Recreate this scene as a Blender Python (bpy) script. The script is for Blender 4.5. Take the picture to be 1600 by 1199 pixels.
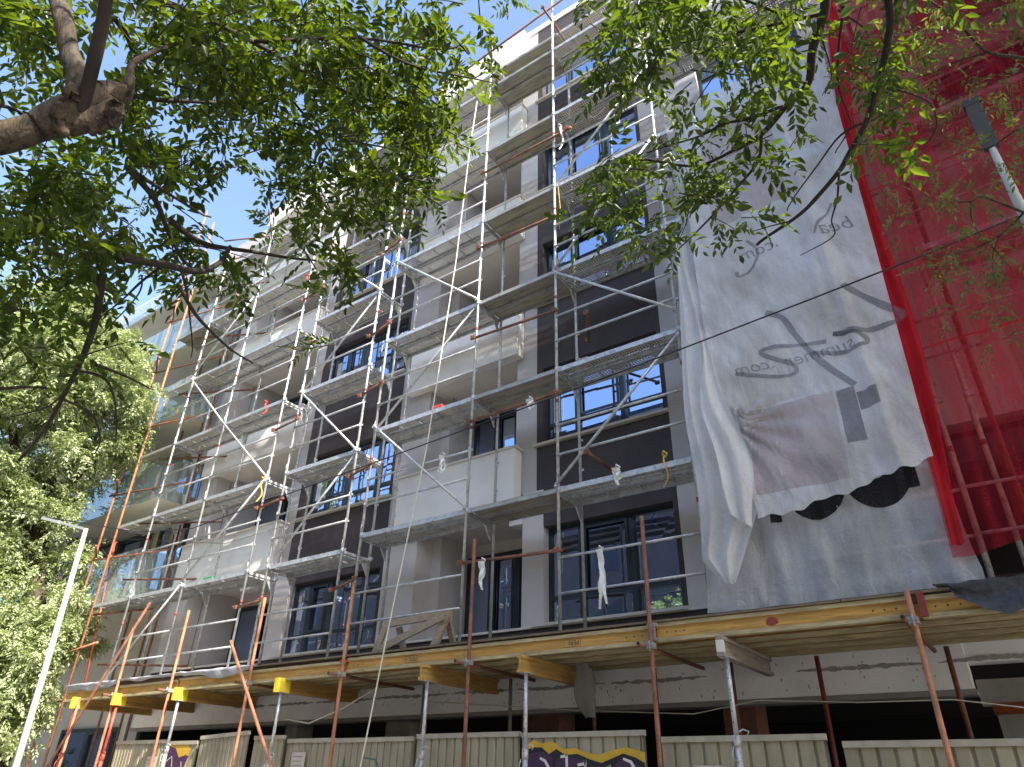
import bpy, math, random
import numpy as np
from mathutils import Vector, Matrix, noise
random.seed(7); rng = np.random.default_rng(7)
for o in list(bpy.data.objects): bpy.data.objects.remove(o)
SC = bpy.context.scene
COL = SC.collection
R = math.radians

# ------------------------------------------------------------------ camera
YAW, PITCH, ROLL, FPX = R(35.9), R(30.2), R(1.4), 1092.0
EYE = Vector((0, 0, 1.6))
_f = Vector((-math.sin(YAW)*math.cos(PITCH), math.cos(YAW)*math.cos(PITCH), math.sin(PITCH)))
_r0 = Vector((math.cos(YAW), math.sin(YAW), 0)); _u0 = _r0.cross(_f)
_r = _r0*math.cos(ROLL)+_u0*math.sin(ROLL); _u = -_r0*math.sin(ROLL)+_u0*math.cos(ROLL)
cd = bpy.data.cameras.new('camera'); cam = bpy.data.objects.new('camera', cd); COL.objects.link(cam)
cam.matrix_world = Matrix(((_r.x, _u.x, -_f.x, EYE.x), (_r.y, _u.y, -_f.y, EYE.y), (_r.z, _u.z, -_f.z, EYE.z), (0, 0, 0, 1)))
cd.sensor_width = 36; cd.lens = FPX/1600*36; cd.clip_start = 0.05; cd.clip_end = 2000
SC.camera = cam
# ------------------------------------------------------------------ light
SUN_AZ, SUN_EL = R(15), R(43)          # measured from +x towards -y
sd = Vector((math.cos(SUN_EL)*math.cos(SUN_AZ), -math.cos(SUN_EL)*math.sin(SUN_AZ), math.sin(SUN_EL)))
sl = bpy.data.lights.new('sun', 'SUN'); sl.energy = 4.2; sl.angle = R(0.53); sl.color = (1, .94, .85)
so = bpy.data.objects.new('sun', sl); COL.objects.link(so); so.rotation_euler = sd.to_track_quat('Z', 'Y').to_euler(); so.location = (10, -10, 40)
W = bpy.data.worlds.new('World'); SC.world = W; W.use_nodes = True
nt = W.node_tree; bg = nt.nodes['Background']; sk = nt.nodes.new('ShaderNodeTexSky')
sk.sky_type = 'NISHITA'; sk.sun_disc = False; sk.sun_elevation = SUN_EL
sk.sun_rotation = math.atan2(sd.x, sd.y); sk.air_density = 1.0; sk.dust_density = 1.6; sk.ozone_density = 1.0
nt.links.new(sk.outputs[0], bg.inputs[0]); bg.inputs[1].default_value = 0.15
SC.view_settings.view_transform = 'Standard'; SC.view_settings.look = 'None'; SC.view_settings.gamma = 1
SC.view_settings.exposure = 1.68
SC.render.engine = 'CYCLES'
SC.cycles.max_bounces = 10; SC.cycles.transparent_max_bounces = 24; SC.cycles.diffuse_bounces = 4
SC.cycles.glossy_bounces = 3; SC.cycles.transmission_bounces = 4

def ray(px, py):
    d = _f + _r*((px-800)/FPX) - _u*((py-600)/FPX)
    return d
def at(px, py, dist): return EYE + ray(px, py).normalized()*dist
def onY(px, py, Y): d = ray(px, py); return EYE + d*(Y/d.y)

# ------------------------------------------------------------------ materials
def S(h):   # sRGB hex -> linear
    c = [int(h[i:i+2], 16)/255 for i in (0, 2, 4)]
    return tuple(((x+.055)/1.055)**2.4 if x > .04045 else x/12.92 for x in c)
def mat(name, col, rough=.7, metal=0, var=.12, vscale=3.0, bump=0, bscale=60, spec=.5, col2=None, c2scale=1.5, c2lo=.5, c2hi=.62, stretch=None):
    m = bpy.data.materials.new(name); m.use_nodes = True; n = m.node_tree; L = n.links
    b = n.nodes['Principled BSDF']; b.inputs['Roughness'].default_value = rough; b.inputs['Metallic'].default_value = metal
    b.inputs['Specular IOR Level'].default_value = spec
    g = n.nodes.new('ShaderNodeNewGeometry')
    vec = g.outputs['Position']
    if stretch:
        mp = n.nodes.new('ShaderNodeMapping'); mp.inputs['Scale'].default_value = stretch; L.new(vec, mp.inputs[0]); vec = mp.outputs[0]
    t = n.nodes.new('ShaderNodeTexNoise'); t.inputs['Scale'].default_value = vscale; t.inputs['Detail'].default_value = 6; t.inputs['Roughness'].default_value = .65
    L.new(vec, t.inputs['Vector'])
    r = n.nodes.new('ShaderNodeMapRange'); r.inputs[1].default_value = .3; r.inputs[2].default_value = .7
    r.inputs[3].default_value = 1-var; r.inputs[4].default_value = 1+var; L.new(t.outputs['Fac'], r.inputs[0])
    mx = n.nodes.new('ShaderNodeVectorMath'); mx.operation = 'SCALE'; mx.inputs[0].default_value = col; L.new(r.outputs[0], mx.inputs['Scale'])
    out = mx.outputs[0]
    if col2:
        t2 = n.nodes.new('ShaderNodeTexNoise'); t2.inputs['Scale'].default_value = c2scale; t2.inputs['Detail'].default_value = 8; t2.inputs['Roughness'].default_value = .7
        L.new(vec, t2.inputs['Vector'])
        r2 = n.nodes.new('ShaderNodeMapRange'); r2.inputs[1].default_value = c2lo; r2.inputs[2].default_value = c2hi; L.new(t2.outputs['Fac'], r2.inputs[0])
        m2 = n.nodes.new('ShaderNodeMix'); m2.data_type = 'RGBA'; L.new(r2.outputs[0], m2.inputs['Factor']); L.new(out, m2.inputs['A']); m2.inputs['B'].default_value = (*col2, 1)
        out = m2.outputs['Result']
    L.new(out, b.inputs['Base Color'])
    if bump:
        t3 = n.nodes.new('ShaderNodeTexNoise'); t3.inputs['Scale'].default_value = bscale; t3.inputs['Detail'].default_value = 5; L.new(vec, t3.inputs['Vector'])
        bp = n.nodes.new('ShaderNodeBump'); bp.inputs['Strength'].default_value = bump; bp.inputs['Distance'].default_value = .01
        L.new(t3.outputs['Fac'], bp.inputs['Height']); L.new(bp.outputs[0], b.inputs['Normal'])
    return m
M = {}
M['pier'] = mat('grey_render', (.47, .44, .425), .9, var=.09, vscale=1.2, bump=.5, bscale=90, col2=(.41, .38, .37), c2scale=.5)
M['pier_low'] = mat('pale_render', (.56, .52, .485), .9, var=.08, vscale=1.2, bump=.5, bscale=90)
M['dark'] = mat('dark_render', (.056, .046, .047), .9, var=.16, vscale=1.5, bump=.5, bscale=90, col2=(.082, .070, .068), c2scale=.9, c2lo=.5, c2hi=.7)
M['parapet'] = mat('white_render', (.78, .75, .70), .85, var=.04, vscale=1.3, bump=.35, bscale=90, col2=(.68, .65, .61), c2scale=.6)
M['soffit'] = mat('soffit_paint', (.68, .63, .56), .85, var=.05)
M['cap'] = mat('stone_cap', (.66, .60, .54), .6, var=.06)
M['sill'] = mat('stone_sill', (.58, .53, .45), .6, var=.06)
M['frame'] = mat('window_frame', (.025, .035, .042), .35, var=.1)
M['steel'] = mat('galvanised_steel', (.50, .505, .50), .42, .35, var=.22, vscale=9, bump=.15, bscale=120, col2=(.27, .26, .24), c2scale=12, c2lo=.52, c2hi=.66)
M['steel2'] = mat('weathered_steel', (.36, .36, .34), .55, .35, var=.25, vscale=6, col2=(.23, .21, .17), c2scale=3)
M['redpaint'] = mat('red_paint', (.27, .045, .035), .55, var=.2, vscale=20)
M['rust'] = mat('rusty_steel', (.235, .098, .055), .72, .1, var=.35, vscale=10, bump=.3, bscale=90, col2=(.12, .055, .038), c2scale=3.5, c2lo=.45, c2hi=.62)
M['rustl'] = mat('pale_rust', (.40, .17, .085), .7, .1, var=.3, vscale=9, bump=.3, bscale=90, col2=(.24, .10, .06), c2scale=4, c2lo=.5, c2hi=.68)
M['redprop'] = mat('red_prop_paint', (.52, .075, .04), .5, var=.25, vscale=8, col2=(.25, .07, .05), c2scale=5)
M['darkred'] = mat('dark_red_paint', (.20, .035, .03), .55, var=.25, vscale=8)
M['ply'] = mat('weathered_plank', (.30, .285, .225), .75, var=.22, vscale=3, stretch=(1, 8, 8), col2=(.17, .16, .12), c2scale=2.5)
M['timber'] = mat('timber_beam', (.50, .28, .065), .7, var=.42, vscale=3, stretch=(1.2, 9, 14), bump=.2, bscale=20, col2=(.24, .15, .055), c2scale=1.5, c2lo=.5, c2hi=.72)
M['timbery'] = mat('timber_beam_cross', (.44, .26, .07), .7, var=.42, vscale=3, stretch=(9, 1.2, 14), bump=.2, bscale=20, col2=(.24, .15, .055), c2scale=1.5, c2lo=.5, c2hi=.72)
M['flange'] = mat('timber_flange', (.43, .35, .19), .7, var=.3, vscale=3, stretch=(1.2, 12, 12), bump=.3, bscale=20, col2=(.22, .17, .09), c2scale=2.5, c2lo=.48, c2hi=.68)
M['yellow'] = mat('yellow_end_paint', (.80, .62, .04), .55, var=.1, vscale=12)
M['oldwood'] = mat('weathered_wood', (.30, .235, .16), .85, var=.3, vscale=4, stretch=(2, 10, 10), bump=.4, bscale=30)
M['greywood'] = mat('grey_wood', (.26, .235, .19), .85, var=.3, vscale=4, stretch=(8, 1.5, 10), bump=.3, bscale=30)
M['felt'] = mat('grey_membrane', (.33, .33, .34), .85, var=.18, vscale=6, bump=.6, bscale=20)
M['felt_dark'] = mat('dark_scrap', (.045, .05, .058), .75, var=.4, vscale=20, bump=.8, bscale=30)
M['band'] = mat('white_insulation', (.88, .87, .86), .85, var=.07, vscale=2, bump=.2, bscale=40)
M['smear'] = mat('adhesive_smear', (.33, .32, .30), .9, var=.25, vscale=20, bump=.5, bscale=60)
M['void'] = mat('shaded_interior', (.012, .012, .013), .95)  # near-black colour stands in for the shade inside rooms and openings
M['concrete'] = mat('concrete', (.27, .26, .24), .9, var=.2, vscale=3, bump=.4, bscale=40)
M['brick'] = mat('hollow_clay_block', (.15, .065, .045), .85, var=.2, vscale=10, bump=.5, bscale=25)
M['fence'] = mat('beige_sheet', (.31, .275, .185), .5, .1, var=.2, vscale=2, stretch=(2, 2, .5), bump=.5, bscale=4, col2=(.22, .19, .125), c2scale=1.2, c2lo=.5, c2hi=.75)
M['fencerail'] = mat('fence_rail', (.36, .32, .24), .6, var=.2, vscale=6)
M['purple'] = mat('purple_spray', (.055, .018, .055), .6, var=.15, vscale=8)
M['black'] = mat('black_paint', (.012, .012, .012), .6)
M['ochre'] = mat('ochre_spray', (.55, .33, .03), .6, var=.12, vscale=8)
M['whitepaint'] = mat('white_spray', (.62, .60, .55), .6)
M['bluepaint'] = mat('blue_spray', (.06, .09, .16), .6)
M['paper'] = mat('paper', (.48, .42, .35), .8, var=.06)
M['ink'] = mat('ink', (.16, .14, .13), .8)
M['beamink'] = mat('beam_ink', (.09, .07, .045), .8)
M['rope'] = mat('pale_rope', (.60, .55, .45), .9, var=.15, vscale=60)
M['cable'] = mat('black_cable', (.02, .02, .022), .6)
M['rag'] = mat('torn_white_plastic', (.66, .66, .62), .6, var=.1, vscale=20)
M['yrag'] = mat('yellow_strap', (.62, .42, .07), .7)
M['rrag'] = mat('red_tape', (.62, .07, .05), .6)
M['lamp'] = mat('pale_lamp_paint', (.46, .47, .42), .5, var=.06)
M['lamp2'] = mat('shaded_grey_lamp_paint', (.05, .048, .042), .75, var=.06, vscale=8)  # grey darkened so the lamp head looks out of the sun
M['cream'] = mat('cream_render', (.66, .62, .54), .85, var=.04)
M['asphalt'] = mat('asphalt', (.11, .108, .105), .9, var=.2, vscale=30, bump=.4, bscale=120)
M['paving'] = mat('paving', (.36, .345, .32), .85, var=.15, vscale=3, bump=.3)
M['earth'] = mat('ground', (.15, .135, .11), .95, var=.2)
M['bark'] = mat('bark', (.085, .062, .038), .9, var=.35, vscale=5, stretch=(3, 3, 1), bump=1, bscale=26, col2=(.022, .017, .013), c2scale=7, c2lo=.46, c2hi=.58)
M['twig'] = mat('twig_bark', (.035, .026, .02), .9, var=.3, vscale=10)
M['orangepipe'] = mat('orange_pipe', (.50, .13, .04), .4)
M['redwall'] = mat('pale_wall', (.56, .50, .47), .9, var=.06, vscale=1, bump=.3)
M['stud'] = mat('railing_stud', (.60, .62, .64), .3, .6)

def perforated(name, col, rough=.5):
    m = mat(name, col, rough, .3, var=.15, vscale=5, col2=(.20, .19, .16), c2scale=2, c2lo=.55, c2hi=.8); n = m.node_tree; L = n.links
    g = n.nodes.new('ShaderNodeNewGeometry')
    sc = n.nodes.new('ShaderNodeVectorMath'); sc.operation = 'SCALE'; sc.inputs['Scale'].default_value = 1/.046; L.new(g.outputs['Position'], sc.inputs[0])
    fr = n.nodes.new('ShaderNodeVectorMath'); fr.operation = 'FRACTION'; L.new(sc.outputs[0], fr.inputs[0])
    sb = n.nodes.new('ShaderNodeVectorMath'); sb.operation = 'SUBTRACT'; sb.inputs[1].default_value = (.5, .5, .5); L.new(fr.outputs[0], sb.inputs[0])
    ml = n.nodes.new('ShaderNodeVectorMath'); ml.operation = 'MULTIPLY'; ml.inputs[1].default_value = (1, 1, 0); L.new(sb.outputs[0], ml.inputs[0])
    ln = n.nodes.new('ShaderNodeVectorMath'); ln.operation = 'LENGTH'; L.new(ml.outputs[0], ln.inputs[0])
    lt = n.nodes.new('ShaderNodeMath'); lt.operation = 'LESS_THAN'; lt.inputs[1].default_value = .24; L.new(ln.outputs['Value'], lt.inputs[0])
    rg = n.nodes.new('ShaderNodeMapRange'); rg.inputs[1].default_value = .26; rg.inputs[2].default_value = .46; rg.inputs[3].default_value = .35; rg.inputs[4].default_value = 1.15; L.new(ln.outputs['Value'], rg.inputs[0])  # dark ring coloured round each hole, shading for an embossed rim
    b_ = n.nodes['Principled BSDF']; src = b_.inputs['Base Color'].links[0].from_socket; ms = n.nodes.new('ShaderNodeVectorMath'); ms.operation = 'SCALE'; L.new(src, ms.inputs[0]); L.new(rg.outputs[0], ms.inputs['Scale']); L.new(ms.outputs[0], b_.inputs['Base Color'])
    tr = n.nodes.new('ShaderNodeBsdfTransparent'); mx = n.nodes.new('ShaderNodeMixShader')
    L.new(lt.outputs[0], mx.inputs[0]); L.new(n.nodes['Principled BSDF'].outputs[0], mx.inputs[1]); L.new(tr.outputs[0], mx.inputs[2])
    L.new(mx.outputs[0], n.nodes['Material Output'].inputs[0]); return m
M['perf'] = perforated('perforated_steel', (.56, .54, .47))  # beige tint stands in for warm light bounced off the ground

def cloth(name, col, opaq, transl, wscale=700, wvar=.06, tint=(1, 1, 1), dirt=None, streak=.10):
    m = bpy.data.materials.new(name); m.use_nodes = True; n = m.node_tree; L = n.links; n.nodes.remove(n.nodes['Principled BSDF'])
    out = n.nodes['Material Output']; g = n.nodes.new('ShaderNodeNewGeometry')
    t = n.nodes.new('ShaderNodeTexNoise'); t.inputs['Scale'].default_value = 55; t.inputs['Detail'].default_value = 6; L.new(g.outputs['Position'], t.inputs['Vector'])
    t2 = n.nodes.new('ShaderNodeTexNoise'); t2.inputs['Scale'].default_value = 1.3; t2.inputs['Detail'].default_value = 7; L.new(g.outputs['Position'], t2.inputs['Vector'])
    d = n.nodes.new('ShaderNodeBsdfDiffuse'); tl = n.nodes.new('ShaderNodeBsdfTranslucent'); tr = n.nodes.new('ShaderNodeBsdfTransparent')
    tr.inputs[0].default_value = (*tint, 1)
    cr = n.nodes.new('ShaderNodeMapRange'); cr.inputs[1].default_value = .42; cr.inputs[2].default_value = .72; L.new(t2.outputs['Fac'], cr.inputs[0])
    mc = n.nodes.new('ShaderNodeMix'); mc.data_type = 'RGBA'; mc.inputs['A'].default_value = (*col, 1); mc.inputs['B'].default_value = (*(dirt or [c*.72 for c in col]), 1)
    L.new(cr.outputs[0], mc.inputs['Factor']); L.new(mc.outputs['Result'], d.inputs[0]); L.new(mc.outputs['Result'], tl.inputs[0])
    m1 = n.nodes.new('ShaderNodeMixShader'); m1.inputs[0].default_value = transl; L.new(d.outputs[0], m1.inputs[1]); L.new(tl.outputs[0], m1.inputs[2])
    rr = n.nodes.new('ShaderNodeMapRange'); rr.inputs[1].default_value = .3; rr.inputs[2].default_value = .7; rr.inputs[3].default_value = opaq-wvar; rr.inputs[4].default_value = min(1, opaq+wvar); L.new(t.outputs['Fac'], rr.inputs[0])
    ms_ = n.nodes.new('ShaderNodeMapping'); ms_.inputs['Scale'].default_value = (7, 7, .35); ms_.inputs['Rotation'].default_value = (0, .06, 0); L.new(g.outputs['Position'], ms_.inputs[0])
    t5 = n.nodes.new('ShaderNodeTexNoise'); t5.inputs['Scale'].default_value = 1; t5.inputs['Detail'].default_value = 5; L.new(ms_.outputs[0], t5.inputs['Vector'])
    r5 = n.nodes.new('ShaderNodeMapRange'); r5.inputs[1].default_value = .38; r5.inputs[2].default_value = .68; r5.inputs[3].default_value = -streak*.5; r5.inputs[4].default_value = streak; L.new(t5.outputs['Fac'], r5.inputs[0])
    ad = n.nodes.new('ShaderNodeMath'); ad.operation = 'ADD'; ad.use_clamp = True; L.new(rr.outputs[0], ad.inputs[0]); L.new(r5.outputs[0], ad.inputs[1])
    m2 = n.nodes.new('ShaderNodeMixShader'); L.new(ad.outputs[0], m2.inputs[0]); L.new(tr.outputs[0], m2.inputs[1]); L.new(m1.outputs[0], m2.inputs[2])
    bp = n.nodes.new('ShaderNodeBump'); bp.inputs['Strength'].default_value = .12; bp.inputs['Distance'].default_value = .008; L.new(t.outputs['Fac'], bp.inputs['Height'])
    t4 = n.nodes.new('ShaderNodeTexNoise'); t4.inputs['Scale'].default_value = 2.6; t4.inputs['Detail'].default_value = 5; t4.inputs['Roughness'].default_value = .55; t4.inputs['Distortion'].default_value = 1.6
    mp = n.nodes.new('ShaderNodeMapping'); mp.inputs['Scale'].default_value = (1.5, 1, .8); mp.inputs['Rotation'].default_value = (0, .5, 0); L.new(g.outputs['Position'], mp.inputs[0]); L.new(mp.outputs[0], t4.inputs['Vector'])
    b2 = n.nodes.new('ShaderNodeBump'); b2.inputs['Strength'].default_value = .6; b2.inputs['Distance'].default_value = .07; L.new(t4.outputs['Fac'], b2.inputs['Height']); L.new(b2.outputs[0], bp.inputs['Normal'])
    L.new(bp.outputs[0], d.inputs['Normal']); L.new(bp.outputs[0], tl.inputs['Normal']); L.new(m2.outputs[0], out.inputs[0]); return m
M['net'] = cloth('white_mesh_net', (.84, .84, .83), .64, .35)
M['netf'] = cloth('white_mesh_sheet', (.84, .83, .83), .80, .35, dirt=(.62, .59, .55))
M['flap'] = cloth('folded_mesh', (.84, .82, .80), .84, .3)
M['red'] = cloth('red_mesh_net', (.66, .04, .065), .40, .5, wvar=.06, tint=(.97, .60, .60), streak=.30)
M['redf'] = cloth('red_mesh_fold', (.78, .045, .07), .55, .5, wvar=.06, tint=(1, .3, .3))
M['print'] = cloth('grey_print', (.17, .18, .21), .48, .3)
M['printblk'] = cloth('black_print', (.03, .03, .035), .9, .2)
M['printpink'] = cloth('pink_print', (.46, .27, .28), .24, .4)
M['bag'] = cloth('plastic_bag', (.5, .5, .48), .6, .4)

def glass(name, base, refl=.5, tint=(.9, .95, 1)):
    m = bpy.data.materials.new(name); m.use_nodes = True; n = m.node_tree; L = n.links
    b = n.nodes['Principled BSDF']; b.inputs['Base Color'].default_value = (*base, 1); b.inputs['Roughness'].default_value = .03
    g = n.nodes.new('ShaderNodeBsdfGlossy'); g.inputs['Roughness'].default_value = .015; g.inputs[0].default_value = (*tint, 1)
    t = n.nodes.new('ShaderNodeTexNoise'); t.inputs['Scale'].default_value = 1.1; t.inputs['Detail'].default_value = 1
    ge = n.nodes.new('ShaderNodeNewGeometry'); L.new(ge.outputs['Position'], t.inputs['Vector'])
    bp = n.nodes.new('ShaderNodeBump'); bp.inputs['Strength'].default_value = .12; bp.inputs['Distance'].default_value = .03; L.new(t.outputs['Fac'], bp.inputs['Height']); L.new(bp.outputs[0], g.inputs['Normal'])
    mx = n.nodes.new('ShaderNodeMixShader'); mx.inputs[0].default_value = refl; L.new(b.outputs[0], mx.inputs[1]); L.new(g.outputs[0], mx.inputs[2])
    L.new(mx.outputs[0], n.nodes['Material Output'].inputs[0]); return m
M['pane'] = glass('window_glass', (.02, .025, .03), .68, (.56, .70, 1))
def clear(name):
    m = bpy.data.materials.new(name); m.use_nodes = True; n = m.node_tree; L = n.links; n.nodes.remove(n.nodes['Principled BSDF'])
    g = n.nodes.new('ShaderNodeBsdfGlossy'); g.inputs['Roughness'].default_value = .02; g.inputs[0].default_value = (.85, .9, .92, 1)
    d = n.nodes.new('ShaderNodeBsdfDiffuse'); d.inputs[0].default_value = (.62, .68, .66, 1)
    t = n.nodes.new('ShaderNodeBsdfTransparent'); t.inputs[0].default_value = (.84, .93, .93, 1)
    a = n.nodes.new('ShaderNodeMixShader'); a.inputs[0].default_value = .28; L.new(t.outputs[0], a.inputs[1]); L.new(g.outputs[0], a.inputs[2])
    b = n.nodes.new('ShaderNodeMixShader'); b.inputs[0].default_value = .22; L.new(a.outputs[0], b.inputs[1]); L.new(d.outputs[0], b.inputs[2])
    L.new(b.outputs[0], n.nodes['Material Output'].inputs[0]); return m
M['balglass'] = clear('balustrade_glass')
def leafmat(name, c1, c2, tl=.45, tcol=None):
    m = bpy.data.materials.new(name); m.use_nodes = True; n = m.node_tree; L = n.links; n.nodes.remove(n.nodes['Principled BSDF'])
    g = n.nodes.new('ShaderNodeNewGeometry'); mc = n.nodes.new('ShaderNodeMix'); mc.data_type = 'RGBA'
    mc.inputs['A'].default_value = (*c1, 1); mc.inputs['B'].default_value = (*c2, 1); L.new(g.outputs['Random Per Island'], mc.inputs['Factor'])
    d = n.nodes.new('ShaderNodeBsdfDiffuse'); t = n.nodes.new('ShaderNodeBsdfTranslucent'); gl = n.nodes.new('ShaderNodeBsdfGlossy'); gl.inputs['Roughness'].default_value = .38
    gl.inputs[0].default_value = (.7, .7, .7, 1)
    L.new(mc.outputs['Result'], d.inputs[0])
    sc = n.nodes.new('ShaderNodeVectorMath'); sc.operation = 'MULTIPLY'; sc.inputs[1].default_value = tcol or (1.9, 2.1, .5); L.new(mc.outputs['Result'], sc.inputs[0]); L.new(sc.outputs[0], t.inputs[0])
    a = n.nodes.new('ShaderNodeMixShader'); a.inputs[0].default_value = tl; L.new(d.outputs[0], a.inputs[1]); L.new(t.outputs[0], a.inputs[2])
    b = n.nodes.new('ShaderNodeMixShader'); b.inputs[0].default_value = .032; L.new(a.outputs[0], b.inputs[1]); L.new(gl.outputs[0], b.inputs[2])
    L.new(b.outputs[0], n.nodes['Material Output'].inputs[0]); return m
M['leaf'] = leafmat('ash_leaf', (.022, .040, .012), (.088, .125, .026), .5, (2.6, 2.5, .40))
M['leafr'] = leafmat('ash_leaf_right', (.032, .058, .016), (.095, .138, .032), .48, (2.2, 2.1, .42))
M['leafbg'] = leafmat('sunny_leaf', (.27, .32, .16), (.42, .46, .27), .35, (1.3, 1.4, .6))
M['leafdim'] = leafmat('thin_leaf', (.07, .09, .045), (.15, .16, .08))

# ------------------------------------------------------------------ mesh helpers
def N(x, y=0, z=0): return noise.noise(Vector((x, y, z)))
class MB:
    def __init__(s): s.v = []; s.f = []; s.mi = []; s.cur = 0; s.sm = []
    def quad(s, a, b, c, d): i = len(s.v); s.v += [a, b, c, d]; s.f.append((i, i+1, i+2, i+3)); s.mi.append(s.cur); s.sm.append(False)
    def poly(s, pts): i = len(s.v); s.v += pts; s.f.append(tuple(range(i, i+len(pts)))); s.mi.append(s.cur); s.sm.append(False)
    def box(s, x0, x1, y0, y1, z0, z1):
        i = len(s.v); s.v += [(x0, y0, z0), (x1, y0, z0), (x1, y1, z0), (x0, y1, z0), (x0, y0, z1), (x1, y0, z1), (x1, y1, z1), (x0, y1, z1)]
        for q in ((0, 3, 2, 1), (4, 5, 6, 7), (0, 1, 5, 4), (1, 2, 6, 5), (2, 3, 7, 6), (3, 0, 4, 7)):
            s.f.append(tuple(i+k for k in q)); s.mi.append(s.cur); s.sm.append(False)
    def bar(s, p, q, w, h, up=(0, 0, 1)):      # rectangular bar from p to q
        p = Vector(p); q = Vector(q); d = (q-p).normalized(); up = Vector(up)
        if abs(d.dot(up)) > .98: up = Vector((1, 0, 0))
        a = d.cross(up).normalized()*(w/2); b = a.cross(d).normalized()*(h/2)
        i = len(s.v)
        for c in (p, q): s.v += [tuple(c-a-b), tuple(c+a-b), tuple(c+a+b), tuple(c-a+b)]
        for k in ((0, 1, 2, 3), (7, 6, 5, 4), (0, 4, 5, 1), (1, 5, 6, 2), (2, 6, 7, 3), (3, 7, 4, 0)):
            s.f.append(tuple(i+j for j in k)); s.mi.append(s.cur); s.sm.append(False)
    def tube(s, pts, r, n=8, cap=True, hollow=False):
        pts = [Vector(p) for p in pts]; rs = r if isinstance(r, (list, tuple)) else [r]*len(pts)
        base = len(s.v); ref = None
        for k, p in enumerate(pts):
            d = (pts[min(k+1, len(pts)-1)]-pts[max(k-1, 0)]).normalized()
            if ref is None: ref = d.orthogonal().normalized()
            ref = (ref-d*ref.dot(d)).normalized(); b = d.cross(ref)
            for j in range(n):
                t = 2*math.pi*j/n; s.v.append(tuple(p+(ref*math.cos(t)+b*math.sin(t))*rs[k]))
        for k in range(len(pts)-1):
            for j in range(n):
                a = base+k*n+j; b2 = base+k*n+(j+1) % n
                s.f.append((a, b2, b2+n, a+n)); s.mi.append(s.cur); s.sm.append(True)
        if cap:
            s.f.append(tuple(base+j for j in range(n))[::-1]); s.mi.append(s.cur); s.sm.append(False)
            e = base+(len(pts)-1)*n; s.f.append(tuple(e+j for j in range(n))); s.mi.append(s.cur); s.sm.append(False)
    def build(s, name, mats, parent=None, label=None, cat=None, group=None, kind=None):
        me = bpy.data.meshes.new(name); me.from_pydata([tuple(float(c) for c in v) for v in s.v], [], [f for f in s.f if len(f) > 2])
        if not isinstance(mats, (list, tuple)): mats = [mats]
        for m in mats: me.materials.append(M[m] if isinstance(m, str) else m)
        me.polygons.foreach_set('material_index', s.mi); me.polygons.foreach_set('use_smooth', s.sm); me.update()
        return link(name, me, parent, label, cat, group, kind)
def tag(o, label=None, cat=None, group=None, kind=None):
    if label: o['label'] = label
    if cat: o['category'] = cat
    if group: o['group'] = group
    if kind: o['kind'] = kind
    return o
def link(name, me, parent=None, label=None, cat=None, group=None, kind=None):
    o = bpy.data.objects.new(name, me); COL.objects.link(o)
    if parent:
        o.parent = parent; w = parent
        off = Vector(w.location)
        if w.parent: off = off + Vector(w.parent.location)
        o.location = -off
    return tag(o, label, cat, group, kind)
def thing(name, loc, label, cat, group=None, kind=None):
    o = bpy.data.objects.new(name, None); COL.objects.link(o); o.location = loc; o.empty_display_size = .2
    return tag(o, label, cat, group, kind)
def textmesh(s, size, extr=0):
    c = bpy.data.curves.new('t', 'FONT'); c.body = s; c.size = size; c.resolution_u = 3; c.extrude = extr
    o = bpy.data.objects.new('t', c); COL.objects.link(o); dg = bpy.context.evaluated_depsgraph_get()
    me = bpy.data.meshes.new_from_object(o.evaluated_get(dg)); bpy.data.objects.remove(o); return me

# ================================================================== SETTING
m = MB(); m.box(-400, 400, -400, 400, -.5, -.012); m.build('ground', 'earth', kind='structure')
m = MB(); m.box(-120, 60, -7, 4.2, -.009, 0); m.build('road', 'asphalt', kind='structure')
m = MB(); m.box(-120, 60, 4.2, 9.0, -.009, .13); m.build('pavement', 'paving', kind='structure')
m = MB(); m.box(-120, 60, -11, -7, -.009, .13); m.build('pavement', 'paving', kind='structure')

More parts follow.
